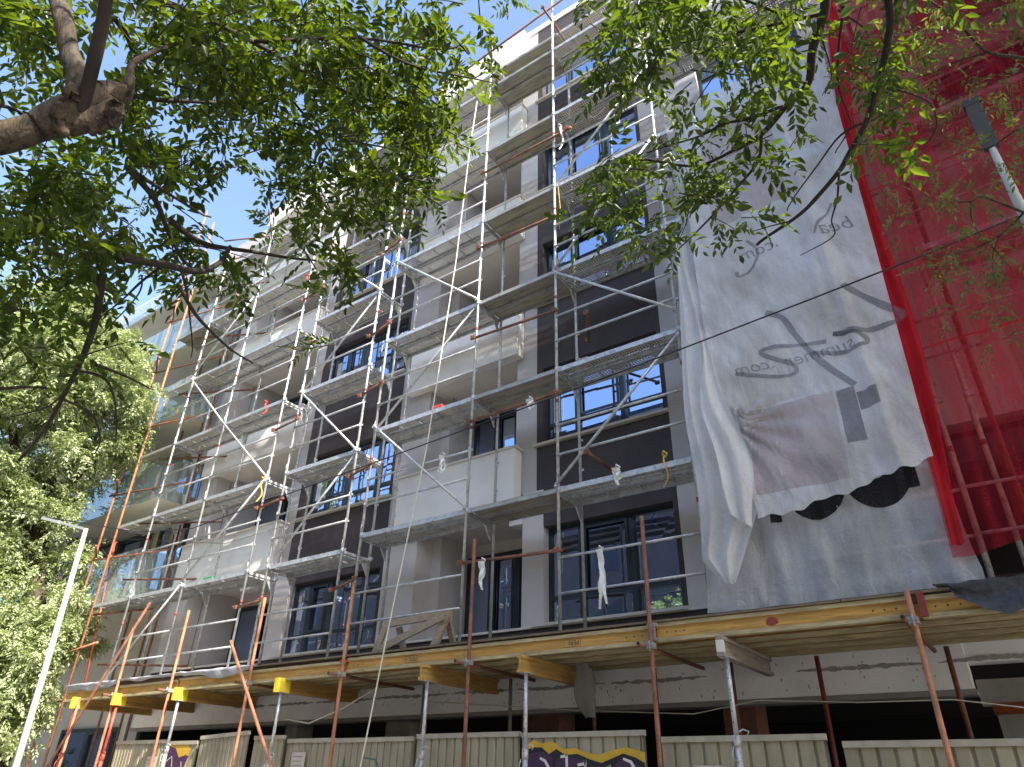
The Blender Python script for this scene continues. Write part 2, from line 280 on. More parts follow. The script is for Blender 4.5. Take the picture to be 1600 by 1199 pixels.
# ================================================================== MAIN BUILDING
B = thing('apartment_building', (-8, 9.1, 0), 'unfinished grey and dark brown apartment block with white balcony parapets behind the scaffold', 'building')
def boxes(name, mt, parent, *bs):
    for b in bs: w = MB(); w.box(*b); w.build(name, mt, parent)
def zs(s): return lambda z: 1.6+(z-1.6)*s
def window(x0, x1, z0, z1, y, cols, low=.27, sill=None, mull=.055, parent=B, blind=False, name='window'):
    # frame with mullions, pane set behind; z in final coordinates
    f = MB(); t = mull
    f.box(x0, x1, y, y+.07, z0, z0+t); f.box(x0, x1, y, y+.07, z1-t, z1)
    f.box(x0, x0+t, y, y+.07, z0+t, z1-t); f.box(x1-t, x1, y, y+.07, z0+t, z1-t)
    xs = [x0+(x1-x0)*c for c in cols]
    for x in xs: f.box(x-t*.8, x+t*.8, y-.004, y+.066, z0+t, z1-t)
    ed = [x0+t]+[v for x in xs for v in (x-t*.8, x+t*.8)]+[x1-t]
    zl = z0+(z1-z0)*low
    for k in range(0, len(ed), 2):
        if low: f.box(ed[k], ed[k+1], y-.002, y+.062, zl-t*.6, zl+t*.6)
        if k == 2:   # opening sash, a frame inside the frame
            a, b = ed[k]+.004, ed[k+1]-.004; za = (zl+t*.6+.004) if low else z0+t+.004; zb = z1-t-.004
            f.box(a, a+.045, y-.025, y-.006, za, zb); f.box(b-.045, b, y-.025, y-.006, za, zb)
            f.box(a+.045, b-.045, y-.025, y-.006, za, za+.045); f.box(a+.045, b-.045, y-.025, y-.006, zb-.045, zb)
    o = f.build(name, 'frame', parent)
    p = MB()
    for k in range(0, len(ed), 2):
        a, b = ed[k]-.03, ed[k+1]+.03
        for (c, d) in (((z0+.01, zl), (zl+.002, z1-.01)) if low else ((z0+.01, z1-.01),)):
            j = [y+.045+random.uniform(-.007, .007) for _ in range(4)]
            p.quad((a, j[0], c), (b, j[1], c), (b, j[2], d), (a, j[3], d))
    if random.random() < .7:
        st = MB(); sx = ed[0]+.08; st.box(sx, sx+.09, y+.028, y+.034, z1-.32, z1-.20); q = st.build('sticker', 'paper'); q.parent = o
    q = p.build('pane', 'pane'); q.parent = o
    if blind:
        c = MB()
        for k in range(4): c.box(x0+.12+k*.035, x0+.135+k*.035, y+.02, y+.035, z0+.25, z1-.35)
        q = c.build('tape', 'rag'); q.parent = o
    if sill:
        c = MB(); c.box(x0-.16, x1+.10, 9.02, y-.002, z0-.045, z0-.003); q = c.build('sill', 'sill'); q.parent = o
    return o
SILL = [3.76+2.965*k for k in range(5)]
def dark_bay(xl, xr, s, wl, wr, cols, floors=5):
    Z = zs(s); H = 1.50
    w = MB()
    ztop = Z(18.35)
    lo = 3.28
    for k in range(floors):
        w.cur = 1 if k == 0 and False else 0
        z0 = SILL[k]; w.box(xl, xr, 9.1, 9.38, lo, Z(z0)-.05 if k else z0-.05)
        w.box(xl, wl, 9.1, 9.38, (Z(z0)-.05) if k else z0-.05, Z(z0+H)); w.box(wr, xr, 9.1, 9.38, (Z(z0)-.05) if k else z0-.05, Z(z0+H)) if xr > wr+.01 else None
        lo = Z(z0+H)
    w.box(xl, xr, 9.1, 9.38, lo, ztop)
    w.build('spandrel_wall', 'dark', B)
    for k in range(floors):
        z0 = SILL[k] if k == 0 else Z(SILL[k])
        window(wl, wr, z0, Z(SILL[k]+H)-.002, 9.25, cols, low=.26 if k < 2 else .0, sill=True, blind=(k in (1, 2)))
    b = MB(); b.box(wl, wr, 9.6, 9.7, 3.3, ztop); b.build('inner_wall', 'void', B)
dark_bay(-6.03, -3.60, 1.0, -5.90, -3.68, (.27, .66))
dark_bay(-12.26, -9.42, .962, -12.05, -9.50, (.20, .42, .78))
# piers
boxes('pier_wall', 'pier', B, (-6.47, -6.031, 9.10, 9.52, 5.9, 18.35), (-3.599, -2.35, 9.1, 9.4, 5.45, 18.35), (-9.419, -8.62, 9.10, 9.52, 5.9, 18.35),
      (-12.62, -12.262, 9.10, 9.5, 5.6, 17.5), (-16.40, -15.72, 9.10, 9.5, 5.6, 17.3))
boxes('pier_wall', 'pier_low', B, (-6.30, -5.895, 9.094, 9.52, 3.3, 5.898), (-9.416, -8.62, 9.096, 9.52, 3.3, 5.898), (-12.62, -12.04, 9.094, 9.5, 3.3, 5.598),
      (-16.40, -15.72, 9.096, 9.5, 3.3, 5.598), (-3.598, -2.6, 9.096, 9.4, 3.3, 5.448))
w = MB(); w.box(-16.42, .5, 9.088, 9.094, 3.30, 3.70); w.build('plinth_strip', 'dark', B)
w = MB(); w.box(-16.42, -3.0, 9.05, 9.087, 3.70, 3.735); w.build('plinth_sill', 'cap', B)

def loggia(xl, xr, ol, orr, s, floors, doors):
    Z = zs(s)
    for k in range(floors+1):
        pb = Z(5.66+2.965*k); pt = Z(6.70+2.965*k)
        sl_ = MB(); sl_.box(xl+.02, orr+.0, 9.104, 10.6, pb+.006, pb+.27)
        if k <= floors: sl_.build('balcony_slab', 'soffit', B)
        if k < floors:
            p = MB(); p.box(xl, xr, 8.87, 9.085, pb, pt); p.build('balcony_parapet', 'parapet', B)
            c = MB(); c.box(xl-.03, xr+.035, 8.84, 9.12, pt+.002, pt+.04); c.build('parapet_cap', 'cap', B)
        else:
            p = MB(); p.box(xl, xr, 8.90, 9.3, pb, pb+1.0 if s > .97 else pb+.7); p.build('roof_parapet', 'parapet', B)
        z0 = 3.42 if k == 0 else Z(5.66+2.965*(k-1))+.27
        wv = MB(); wv.box(ol-.02, ol+.22, 9.521, 10.45, z0, pb+.004); wv.box(orr, orr+.12, 9.521, 10.45, z0, pb+.004)
        wv.box(ol+.22, orr, 10.36, 10.45, pb-.22, pb+.004); wv.build('recess_wall', 'pier' if k else 'pier_low', B)
        window(ol+.22, orr, z0+.03, pb-.225, 10.3, doors, low=0, name='balcony_door', mull=.07)
    f = MB(); f.box(ol, orr, 9.1, 10.5, 3.3, 3.41); f.build('balcony_floor', 'concrete', B)
loggia(-9.12, -6.33, -8.62, -6.47, .995, 4, (.3, .6))
loggia(-16.08, -12.47, -15.72, -12.62, .955, 4, (.35, .7))
# right part of the block: behind the white and the red net
w = MB()
w.box(-2.35, 5.9, 9.12, 9.4, 8.2, 9.7); w.box(-2.35, 5.9, 9.12, 9.4, 11.2, 12.7); w.box(-2.35, 5.9, 9.12, 9.4, 14.2, 18.3)
for x0, x1 in ((-.45, 1.0), (2.9, 4.0), (5.2, 5.9)):
    w.box(x0, x1, 9.122, 9.4, 9.7, 11.2); w.box(x0, x1, 9.122, 9.4, 12.7, 14.2)
w.box(-.3, .75, 9.11, 9.4, 5.5, 8.2); w.box(-2.35, -.3, 9.112, 9.4, 6.9, 8.2)
w.box(.75, 2.2, 9.112, 9.4, 7.4, 8.2); w.box(1.35, 5.9, 9.114, 9.4, 5.3, 7.4)
w.build('rendered_wall', 'redwall', B)
for x0, x1 in ((-2.35, -.45), (1.0, 2.9), (4.0, 5.2)):
    for z0 in (9.7, 12.7): window(x0, x1, z0+.002, z0+1.498, 9.25, (.5,), low=0, sill=True)
window(-2.6, -.3, 3.76, 5.25, 9.25, (.33, .66)); window(-2.3, -.3, 5.5, 6.88, 9.25, (.5,))
w = MB(); w.box(-2.6, -.3, 9.1, 9.38, 5.252, 5.5); w.box(-.3, 5.9, 9.1, 9.38, 5.0, 5.3); w.build('spandrel_wall', 'dark', B)
w = MB(); w.box(.75, 1.35, 9.3, 9.4, 5.3, 7.4); w.build('recess_wall', 'redwall', B)
# body, roof, ground floor
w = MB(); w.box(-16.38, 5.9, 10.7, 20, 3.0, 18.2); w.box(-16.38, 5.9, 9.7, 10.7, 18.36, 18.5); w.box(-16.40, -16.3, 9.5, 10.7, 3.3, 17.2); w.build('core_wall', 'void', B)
w = MB(); w.box(-9.4, 5.9, 9.08, 10.7, 18.352, 18.55); w.box(-16.42, -9.42, 9.08, 10.7, 17.52, 17.7); w.build('roof_slab', 'soffit', B)
w = MB(); w.box(-16.6, -.62, 9.04, 9.3, 2.60, 3.27); w.build('insulation_band', 'band', B)
w = MB(); w.box(-.62, 6, 9.06, 9.3, 2.85, 3.27); w.build('insulation_band', 'band', B)
w = MB(); w.box(-16.6, -.6, 9.045, 9.31, 2.54, 2.598); w.build('drip_edge', 'concrete', B)
w = MB(); zc = 2.87
x = -13.0
while x < -.7:
    L = random.uniform(.3, 1.6)
    if random.random() < .8:
        n = int(L/.02); top = []; bot = []
        for i in range(n+1):
            xx = x+L*i/n; e = abs(math.sin(math.pi*i/n))**.4; h = e*(.022+.02*N(xx*9, 4)+.012*N(xx*40, 2)); h = max(.004, h); c = zc+.025*N(xx*1.3, 8)+.012*N(xx*12, 1)
            top.append((xx, 9.036, c+h)); bot.append((xx, 9.036, c-h))
        w.poly(bot+top[::-1])
    x += L+random.uniform(-.05, .12)
for k in range(150):
    xx = random.uniform(-9, -.7); zz = random.uniform(2.63, 3.0); r = random.uniform(.003, .011)
    w.poly([(xx+r*math.cos(a)*random.uniform(.5, 1.3), 9.036, zz+2*r*math.sin(a)*random.uniform(.5, 1.4)) for a in np.linspace(0, 6.28, 7)[:-1]])
w.build('adhesive_smears', 'smear', B, kind='stuff')
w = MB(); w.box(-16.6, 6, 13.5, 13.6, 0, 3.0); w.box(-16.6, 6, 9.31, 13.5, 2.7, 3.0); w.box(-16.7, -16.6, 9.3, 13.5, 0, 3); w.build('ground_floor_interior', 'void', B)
boxes('block_column', 'brick', B, (-6.42, -5.78, 9.31, 9.75, .1, 2.6), (-3.38, -2.98, 9.31, 9.75, .1, 2.6))
boxes('concrete_column', 'concrete', B, (-9.15, -8.6, 9.31, 9.7, .1, 2.6), (-11.7, -11.4, 9.31, 9.7, .1, 2.6), (-.5, -.25, 9.31, 9.7, .1, 2.6), (.1, 1.8, 9.31, 9.7, .1, 2.84), (-.6, .8, 9.2, 9.3, 2.45, 2.7))
w = MB(); w.tube([(-.5, 9.0, 2.40), (1.6, 9.0, 2.45)], .055, 12); w.build('drain_pipe', 'orangepipe', B)
# white junction boxes under the soffits
for x in (-6.42, -13.6):
    w = MB(); w.box(x-.18, x+.18, 9.13, 9.34, (5.40 if x > -10 else 5.22), (5.655 if x > -10 else 5.47)); w.build('soffit_box', 'parapet', B)

# ================================================================== NEIGHBOUR WITH GLASS BALCONIES
NB = thing('glass_balcony_building', (-24, 9, 0), 'cream apartment block with frosted glass balustrades at far left', 'building')
w = MB(); w.box(-45, -17.15, 9.75, 22, 0, 17.2); w.box(-17.15, -16.72, 10.4, 20, 0, 16); w.build('wall', 'cream', NB)
w = MB(); w.box(-17.15, -16.75, 9.3, 10.3, 0, 6.45); w.box(-17.17, -16.74, 9.28, 10.3, 9.0, 11.5); w.build('side_wall', 'pier', NB)
FL = [7.75, 10.15, 12.62, 14.95]
for k, z in enumerate([5.3]+FL):
    w = MB(); w.box(-45, -16.85, 8.33, 9.75, z, z+.28); w.build('balcony_slab', 'cream', NB)
    w = MB(); xe = -16.85
    top = z+1.15 if k < 4 else z+.62
    x = xe
    st = MB()
    while x > -44:
        w.box(x-1.98, x-.01, 8.290, 8.305, z-.01, top)
        for zz in (z+.06, z+.22):
            for dx in (.35, 1.6): st.tube([(x-dx, 8.289, zz), (x-dx, 8.27, zz)], .02, 8)
        x -= 2.0
    w.box(xe, xe+.015, 8.31, 9.28, z-.01, top)
    w.build('glass_balustrade', 'balglass', NB); st.build('glass_stud', 'stud', NB)
    if k < 4:
        zt = (FL+[0])[k]
        for (a, b) in ((-18.9, -17.4), (-22.3, -19.6), (-26.0, -23.2), (-31, -27.5), (-37, -33)):
            window(a, b, z+.3, zt-.08, 9.66, (.5,), low=0, parent=NB, mull=.09)
for z in FL+[]:
    for x in (-17.6, -19.4, -22.6, -26):
        w = MB(); w.tube([(x, 9.68, z-.30), (x, 9.68, z-.06)], .075, 10); w.tube([(x, 9.60, z-.18), (x, 9.74, z-.18)], .03, 6); w.build('wall_spotlight', 'black', NB)
window(-21, -18.3, .3, 2.7, 9.66, (.5,), low=0, parent=NB, mull=.09)
window(-17.9, -17.2, .3, 4.2, 9.66, (.5,), low=0, parent=NB, mull=.09)
w = MB(); w.box(-40, -18.5, 10.5, 20, 17.2, 19.4); w.box(-15.9, -14.4, 10.5, 16, 17.7, 19.3); w.build('penthouse_wall', 'pier', NB)
# opposite side of the street, only seen mirrored in windows
OB = thing('opposite_building', (-10, -16, 0), 'plain pale building across the street mirrored in the window panes', 'building')
w = MB(); w.box(-110, 25, -26, -16, 0, 16.5); w.build('wall', mat('dark_plaster', (.10, .085, .08), .9), OB)
for i in range(14):
    for k in range(4):
        w = MB(); w.box(-44+i*5, -42+i*5, -15.99, -15.97, 1.5+k*3.4, 3.1+k*3.4); w.build('window', 'frame', OB)

# ================================================================== SCAFFOLD
YF, YI = 8.0, 8.65
def tubes(name, segs, r, mt, parent, n=8):
    for a, b in segs:
        w = MB(); w.tube([a, b], r, n); w.build(name, mt, parent)
def standard(parent, x, y, z0, z1, levels, red=True, r=.0242):
    w = MB(); w.tube([(x, y, z0), (x, y, z1)], r, 10)
    w.cur = 0
    for z in levels:
        if z0 < z < z1:
            w.tube([(x, y, z-.06), (x, y, z+.02)], r*1.35, 8); w.tube([(x, y, z+.2), (x, y, z+.21)], .008, 5)
            w.bar((x+.02, y, z-.02), (x+.075, y, z-.02), .03, .06)
            w.tube([(x, y-.03, z+.02), (x, y-.03, z+.16)], .007, 5)
            for dz in (.5, 1.0):
                if z+dz < z1: w.bar((x, y-.028, z+dz-.03), (x, y-.028, z+dz+.05), .02, .012); w.bar((x+.02, y, z+dz), (x+.06, y, z+dz), .012, .035)
            if red and random.random() < .75:
                w.cur = 1; w.tube([(x, y, z-.62), (x, y, z-.56)], r*1.12, 8); w.cur = 0
    w.box(x-.07, x+.07, y-.07, y+.07, z0-.012, z0)
    w.build('standard', ['steel', 'redpaint'], parent)
def bracket(parent, x, z):
    w = MB(); w.bar((x, YF, z-.045), (x, YI, z-.045), .045, .05); w.bar((x, YF, z-.10), (x, YI, z-.10), .02, .02)
    w.poly([(x-.006, YI-.03, z-.07), (x-.006, YI-.18, z-.07), (x-.006, YI-.03, z-.30)]); w.poly([(x+.006, YI-.03, z-.07), (x+.006, YI-.03, z-.30), (x+.006, YI-.18, z-.07)])
    w.bar((x, YI-.02, z-.32), (x, YI-.20, z-.07), .02, .02)
    w.build('transom', 'steel', parent)
def platform(parent, x0, x1, z, solid=False, y0=None):
    x0 += .03; x1 -= .03
    y00 = (YF-.02) if y0 is None else y0
    for j in range(2):
        ya = y00+.01+j*.335; yb = ya+.32; w = MB()
        if solid:
            w.box(x0, x1, ya, yb, z-.015, z); w.cur = 1
            for y in (ya, yb-.03): w.box(x0, x1, y, y+.03, z-.07, z-.016)
            w.build('platform', ['ply', 'steel2'], parent)
        else:
            w.quad((x0, ya+.045, z-.003), (x0, yb-.045, z-.003), (x1, yb-.045, z-.003), (x1, ya+.045, z-.003)); w.cur = 1
            for a, b in ((ya, ya+.044), (yb-.044, yb)):
                w.box(x0, x1, a, b, z-.006, z+.002)
            w.box(x0, x1, ya, ya+.006, z-.075, z-.007); w.box(x0, x1, yb-.006, yb, z-.075, z-.007)
            w.box(x0, x1, ya+.006, ya+.03, z-.075, z-.068); w.box(x0, x1, yb-.03, yb-.006, z-.075, z-.068)
            n = max(2, int((x1-x0)/.42))
            for i in range(n+1):
                x = x0+(x1-x0)*i/n; w.box(x-.012, x+.012, ya+.03, yb-.03, z-.035, z-.006)
            w.build('platform', ['perf', 'steel'], parent)
def rails(parent, x0, x1, z, hs=(.5, .98), y=None, mt='steel'):
    y = (YF-.03) if y is None else y
    for h in hs: w = MB(); w.tube([(x0, y, z+h), (x1, y, z+h)], .019, 8); w.build('guard_rail', mt, parent)
def brace(parent, x0, z0, x1, z1, y=YF-.055, mt='steel'):
    w = MB(); w.tube([(x0, y, z0), (x1, y, z1)], .023, 8); w.bar((x0, y-.01, z0-.04), (x0, y+.03, z0+.04), .05, .03); w.bar((x1, y-.01, z1-.04), (x1, y+.03, z1+.04), .05, .03); w.build('brace', mt, parent)
def coupler(w, x, y, z):
    w.box(x-.04, x+.04, y-.05, y-.018, z-.035, z+.035); w.tube([(x, y-.02, z), (x, y-.10, z)], .009, 6); w.bar((x-.05, y-.03, z), (x+.05, y-.03, z), .02, .02)
def tie(parent, p, q, r=.0242, mt='rust'):
    w = MB(); w.tube([p, q], r, 10); w.cur = 1
    for t in (.04, .96):
        c = Vector(p).lerp(Vector(q), t); coupler(w, c.x, c.y, c.z)
    w.build('tie_tube', [mt, 'rust'], parent)
DZ = 3.33
LR = [3.35, 5.35, 7.35, 9.33, 11.33, 13.33, 15.40]
LL = [3.25, 5.15, 7.05, 8.92, 10.80, 12.62, 14.50]
# centre / right scaffold
SR = thing('facade_scaffold', (-5, 8.3, DZ), 'galvanised scaffold before the centre balconies, with the white net hanging on it', 'scaffold', 'sections of the facade scaffold')
for x, zt in ((-8.90, 16.6), (-6.60, 17.2), (-4.93, 18.0), (-2.90, 17.6), (-.15, 16.9)):
    standard(SR, x, YF, DZ, zt, LR[1:]); standard(SR, x+(.05 if x < -5 else 0), YI, DZ, 16.4 if x > -8 else 15, LR[1:], red=False)
    for z in LR[1:]: bracket(SR, x, z)
for i, z in enumerate(LR[1:]):
    platform(SR, -8.90, -6.60, z); platform(SR, -6.60, -4.93, z, solid=True); platform(SR, -4.93, -2.90, z); platform(SR, -2.90, -.15, z)
for x0, x1, s_ in ((-8.9, -6.6, False), (-6.6, -4.93, True), (-4.93, -2.9, False), (-2.9, -.15, False)): platform(SR, x0, x1, 16.35, solid=s_, y0=8.25)
for i, z in enumerate(LR[:-1]):
    rails(SR, -8.90, -6.60, z); rails(SR, -4.93, -2.90, z)
    if z < 11: rails(SR, -2.90, -.15, z, y=8.03)
brace(SR, -8.9, 11.36, -6.6, 9.38); brace(SR, -6.6, 9.36, -8.9, 7.38, YF+.03); brace(SR, -8.9, 7.4, -6.6, 5.38)
brace(SR, -4.93, 9.3, -2.9, 11.3); brace(SR, -4.93, 9.25, -2.9, 7.65); brace(SR, -4.93, 5.38, -2.9, 7.2); brace(SR, -2.9, 13.3, -4.93, 11.36, YF+.03)
for za, zb in ((4.50, 4.42), (6.85, 6.88), (8.52, 8.43), (10.60, 10.52), (12.62, 12.59)):
    tie(SR, (-6.68, YF-.05, za), (-4.85 if za < 12 else -4.5, YF-.05, zb))
tie(SR, (-14.9, YF-.05, 15.64), (-3.2, YF-.05, 17.05))
tie(SR, (-4.4, 7.9, 5.75), (-4.4, 8.75, 5.75)); tie(SR, (-4.35, 8.0, 8.2), (-4.75, 8.75, 8.2)); tie(SR, (-4.93, 7.6, 16.4), (-4.93, 8.7, 16.4)); tie(SR, (-6.6, 7.7, 15.9), (-6.6, 8.7, 15.9))
# narrow section
SM = thing('facade_scaffold', (-10.3, 8.3, DZ), 'narrow one-bay scaffold between the left and centre scaffold sections', 'scaffold', 'sections of the facade scaffold')
for x in (-11.35, -9.33):
    standard(SM, x, YF, DZ, 15.5, LL[1:]); standard(SM, x, YI, DZ, 14.9, LL[1:], red=False)
    for z in LL[1:]: bracket(SM, x, z)
for i, z in enumerate(LL[1:]): platform(SM, -11.35, -9.33, z)
for z in LL[:-1]: rails(SM, -11.35, -9.33, z)
brace(SM, -11.35, 12.62, -9.33, 10.8); brace(SM, -9.33, 10.8, -11.35, 8.95, YF+.03); brace(SM, -11.35, 8.9, -9.33, 7.05); brace(SM, -9.33, 7.05, -11.35, 5.15, YF+.03); 
for z in (4.45, 6.5, 8.2, 9.6, 11.8): tie(SM, (-9.45, YF-.02, z), (-8.8, YF-.06, z+.12))
# left section
SLF = thing('facade_scaffold', (-14, 8.3, DZ), 'white-lit galvanised scaffold with zigzag braces at the left end of the grey block', 'scaffold', 'sections of the facade scaffold')
for x, zt in ((-16.13, 15.2), (-14.10, 15.75), (-11.95, 15.1)):
    standard(SLF, x, YF, DZ-.03, zt, LL[1:]); standard(SLF, x, YI, DZ-.03, 14.6, LL[1:], red=False)
    for z in LL[1:]: bracket(SLF, x, z)
for z in LL[1:]: platform(SLF, -16.13, -14.10, z); platform(SLF, -14.10, -11.95, z)
platform(SLF, -16.13, -14.1, 15.2, y0=8.25); platform(SLF, -14.1, -11.95, 15.2, y0=8.25)
for z in LL[:-1]: rails(SLF, -16.13, -14.10, z); rails(SLF, -14.10, -11.95, z)
brace(SLF, -16.13, 10.75, -14.1, 8.92); brace(SLF, -14.1, 8.92, -11.95, 7.08); brace(SLF, -11.95, 7.0, -14.1, 5.2, YF-.06); brace(SLF, -14.1, 5.15, -16.13, 3.4)
brace(SLF, -11.95, 14.5, -14.1, 12.65); brace(SLF, -14.1, 12.65, -16.13, 10.85)
for z in (4.45, 6.4, 8.15, 11.6): tie(SLF, (-12.05, YF-.03, z), (-11.2, YF-.06, z+.05))
# rusty tube tower at the far left
ST = thing('tube_tower', (-18, 8.3, 0), 'rust-brown tube scaffold tower at the left corner by the glass balconies', 'scaffold')
for x, zt in ((-18.45, 18.0), (-17.72, 17.1)):
    w = MB(); w.tube([(x, YF, .13), (x, YF, zt)], .027, 10); w.build('standard', 'rustl', ST)
for x, zt in ((-17.9, 16), (-16.95, 15.6), (-16.6, 13)):
    w = MB(); w.tube([(x, 9.0, .13), (x, 9.0, zt)], .026, 10); w.build('standard', 'rust', ST)
zt_ = [3.1, 4.95, 6.3, 8.0, 9.9, 11.7, 13.5, 15.3]
for i, z in enumerate(zt_):
    w = MB(); w.tube([(-18.6, YF-.05, z), (-16.0, YF+.5, z+.02)], .025, 8); coupler(w, -18.45, YF-.02, z); coupler(w, -17.72, YF+.05, z); w.build('ledger', 'rust' if i % 2 else 'rustl', ST)
    w = MB(); w.tube([(-17.72-.05, YF-.35, z+.18), (-18.5, YF+.05, z+.12)], .025, 8); w.build('ledger', 'rust', ST)
    w = MB(); w.tube([(-16.9, 8.1, z+.7), (-14.9, 9.0, z+.65)], .024, 8); w.build('ledger', 'rust', ST)
for i, z in enumerate(LL[1:]): platform(ST, -17.75, -16.13, z, solid=(i in (2, 4)))
for z0, z1 in ((3.3, 5.6),): brace(ST, -17.6, z0, -18.3, z1+1.2, 8.3, 'redprop')
w = MB(); w.tube([(-19.3, 7.95, 4.0), (-17.0, 8.0, 4.25)], .027, 10); w.build('ledger', 'rustl', ST)
# scaffold behind the red net
SX = thing('facade_scaffold', (2, 8.3, DZ), 'scaffold seen as dark red lines behind the red safety net', 'scaffold', 'sections of the facade scaffold')
for x in (.15, 2.6, 5.0):
    standard(SX, x, YF, DZ-.1, 18, LR[1:]); standard(SX, x+.02, YI, DZ-.1, 17, LR[1:], red=False)
    if x < 1: w = MB(); w.tube([(x+.14, YF+.02, DZ), (x+.14, YF+.02, 17)], .03, 10); w.build('standard', 'rust', SX)
    for z in LR[1:]: bracket(SX, x, z)
for z in LR[2:]: platform(SX, .15, 2.6, z+.0); platform(SX, 2.6, 5.0, z)
for z in LR[:-1]: rails(SX, -.12, 2.6, z); rails(SX, 2.6, 5, z)
brace(SX, .15, 7.5, 2.6, 9.5); brace(SX, .15, 11.4, 2.6, 9.5)

# ================================================================== PROTECTIVE DECK
def hbeam_x(name, x0, x1, y, z1, h=.20, label=None, group=None, marks=(), web='timber'):
    w = MB(); w.box(x0, x1, y-.04, y+.04, z1-.04, z1); w.box(x0, x1, y-.04, y+.04, z1-h, z1-h+.04)
    w.cur = 1; w.box(x0+.001, x1-.001, y-.014, y+.014, z1-h+.04, z1-.04)
    w.cur = 2
    n = int((x1-x0)/.9)
    for e in (x0, x1):
        for dx in (.12, .22, .32):
            xx = e+dx if e == x0 else e-dx
            w.poly([(xx+.009*math.cos(a), y-.0155, z1-h/2+.009*math.sin(a)) for a in np.linspace(0, 6.28, 9)[:-1]])
    o = w.build(name, ['flange', web, 'black'], None, label, 'beam', group)
    for mx in marks:
        me = textmesh('PERI', .080); fm = []
        for v in me.vertices: v.co = Vector((mx-v.co.x, y-.0165, z1-h/2+.028-v.co.y))
        me.materials.append(M['beamink']); link('brand_mark', me, o)
        w = MB(); a, b, c, d = mx-.215, mx+.02, z1-h/2-.045, z1-h/2+.045
        for q in ((a, b, c, c+.004), (a, b, d-.004, d), (a, a+.004, c, d), (b-.004, b, c, d)): w.quad((q[0], y-.016, q[2]), (q[1], y-.016, q[2]), (q[1], y-.016, q[3]), (q[0], y-.016, q[3]))
        w.build('mark_frame', 'beamink', o)
    return o
GB = 'front edge beams of the wooden deck'
hbeam_x('edge_beam', -16.5, -12.55, 7.5, 3.17, label='far-left front edge beam of the deck, under the sagging grey membrane', group=GB)
hbeam_x('edge_beam', -12.5, -8.32, 7.5, 3.19, label='front edge beam of the deck between the crossed rusty pole and the red-ended joint', group=GB)
hbeam_x('edge_beam', -8.25, -3.42, 7.5, 3.22, label='yellowish front edge beam carrying the upside-down stamps, below the wooden trestle', group=GB, marks=(-6.9, -4.35))
hbeam_x('edge_beam', -3.36, -.83, 7.5, 3.235, label='orange front edge beam with the red paint patch, below the white net', group=GB)
hbeam_x('edge_beam', -.75, 3.2, 7.5, 3.22, label='rightmost front edge beam, below the dark mesh scrap', group=GB)
w = MB(); w.poly([(-2.10+.07*math.cos(a)*random.uniform(.8, 1.1), 7.4845, 3.135+.045*math.sin(a)*random.uniform(.8, 1.1)) for a in np.linspace(0, 6.28, 13)[:-1]]); o_ = w.build('red_patch', 'redpaint', [o for o in bpy.data.objects if 'red paint patch' in o.get('label', '')][0])
jl = [('second', 7.85), ('third', 8.2), ('fourth', 8.55), ('innermost', 8.9)]
for nm, y in jl:
    for x0, x1, side in ((-16.4, -11.0, 'left'), (-11.2, -5.5, 'middle'), (-5.7, 1.8, 'right')):
        yy = y+(.09 if side == 'middle' else 0)
        hbeam_x('deck_joist', x0, x1, yy, 3.225, label=f'{nm} lengthwise joist from the street under the {side} part of the deck', group='lengthwise joists under the deck')
GC = 'cross beams on props under the deck'
for x, lab, mt in ((-5.10, 'yellow cross beam with the torn plastic bag at its far end', 'y'), (-6.68, 'yellow cross beam just left of the one with the plastic bag', 'y'), (-2.62, 'weathered grey cross beam at the right, with pale cracked end', 'g'),
               (-9.62, 'cross beam with a bright yellow end beside the crossed rusty poles', 'e'), (-12.35, 'cross beam with a bright yellow end above the purple graffiti panel', 'e'), (-14.35, 'second cross beam from the far left, yellow end above a red prop', 'e'), (-15.9, 'leftmost cross beam, yellow end above the outermost red prop', 'e')):
    w = MB(); y0, y1, z1 = 7.34, 9.03, 3.02
    if mt == 'g': y1 = 8.95
    w.box(x-.04, x+.04, y0, y1, z1-.04, z1); w.box(x-.04, x+.04, y0, y1, z1-.2, z1-.16); w.cur = 1; w.box(x-.014, x+.014, y0+.001, y1-.001, z1-.16, z1-.04)
    if mt != 'y':
        w.cur = 2
        if mt == 'e': w.box(x-.043, x+.043, y0-.004, y0+.24, z1-.203, z1+.003)
        else: w.box(x-.036, x+.036, y0-.003, y0+.05, z1-.158, z1-.042)
    w.build('cross_beam', ['greywood', 'greywood', 'cap'] if mt == 'g' else ['timbery', 'timbery', 'yellow'], None, lab, 'beam', GC)
def prop(x, y, ztop, lab, mt='steel', zc=2.0):
    p = thing('steel_prop', (x, y, .13), lab, 'prop', 'adjustable props under the deck')
    w = MB(); w.tube([(x, y, zc), (x, y, ztop)], .024, 12); w.box(x-.06, x+.06, y-.06, y+.06, ztop-.008, ztop); w.build('inner_tube', mt, p)
    if mt == 'steel':
        w = MB()
        for i in range(8): w.tube([(x-.004, y-.0245, zc+.12+i*.1), (x-.004, y-.0255, zc+.12+i*.1)], .007, 8)
        w.build('pin_hole', 'black', p)
    w = MB(); w.tube([(x, y, .13), (x, y, zc)], .031, 12); w.build('outer_tube', mt, p)
    w = MB(); w.tube([(x, y, zc-.09), (x, y, zc+.01)], .038, 12); w.tube([(x, y-.04, zc-.02), (x+.02, y-.055, zc+.02), (x+.09, y-.05, zc+.055), (x+.14, y-.04, zc+.035), (x+.12, y-.04, zc+.0)], .007, 6)
    w.tube([(x-.03, y-.035, zc-.09), (x-.045, y-.05, zc-.16), (x-.03, y-.04, zc-.21), (x+.03, y-.04, zc-.2)], .005, 6); w.build('collar', mt, p)
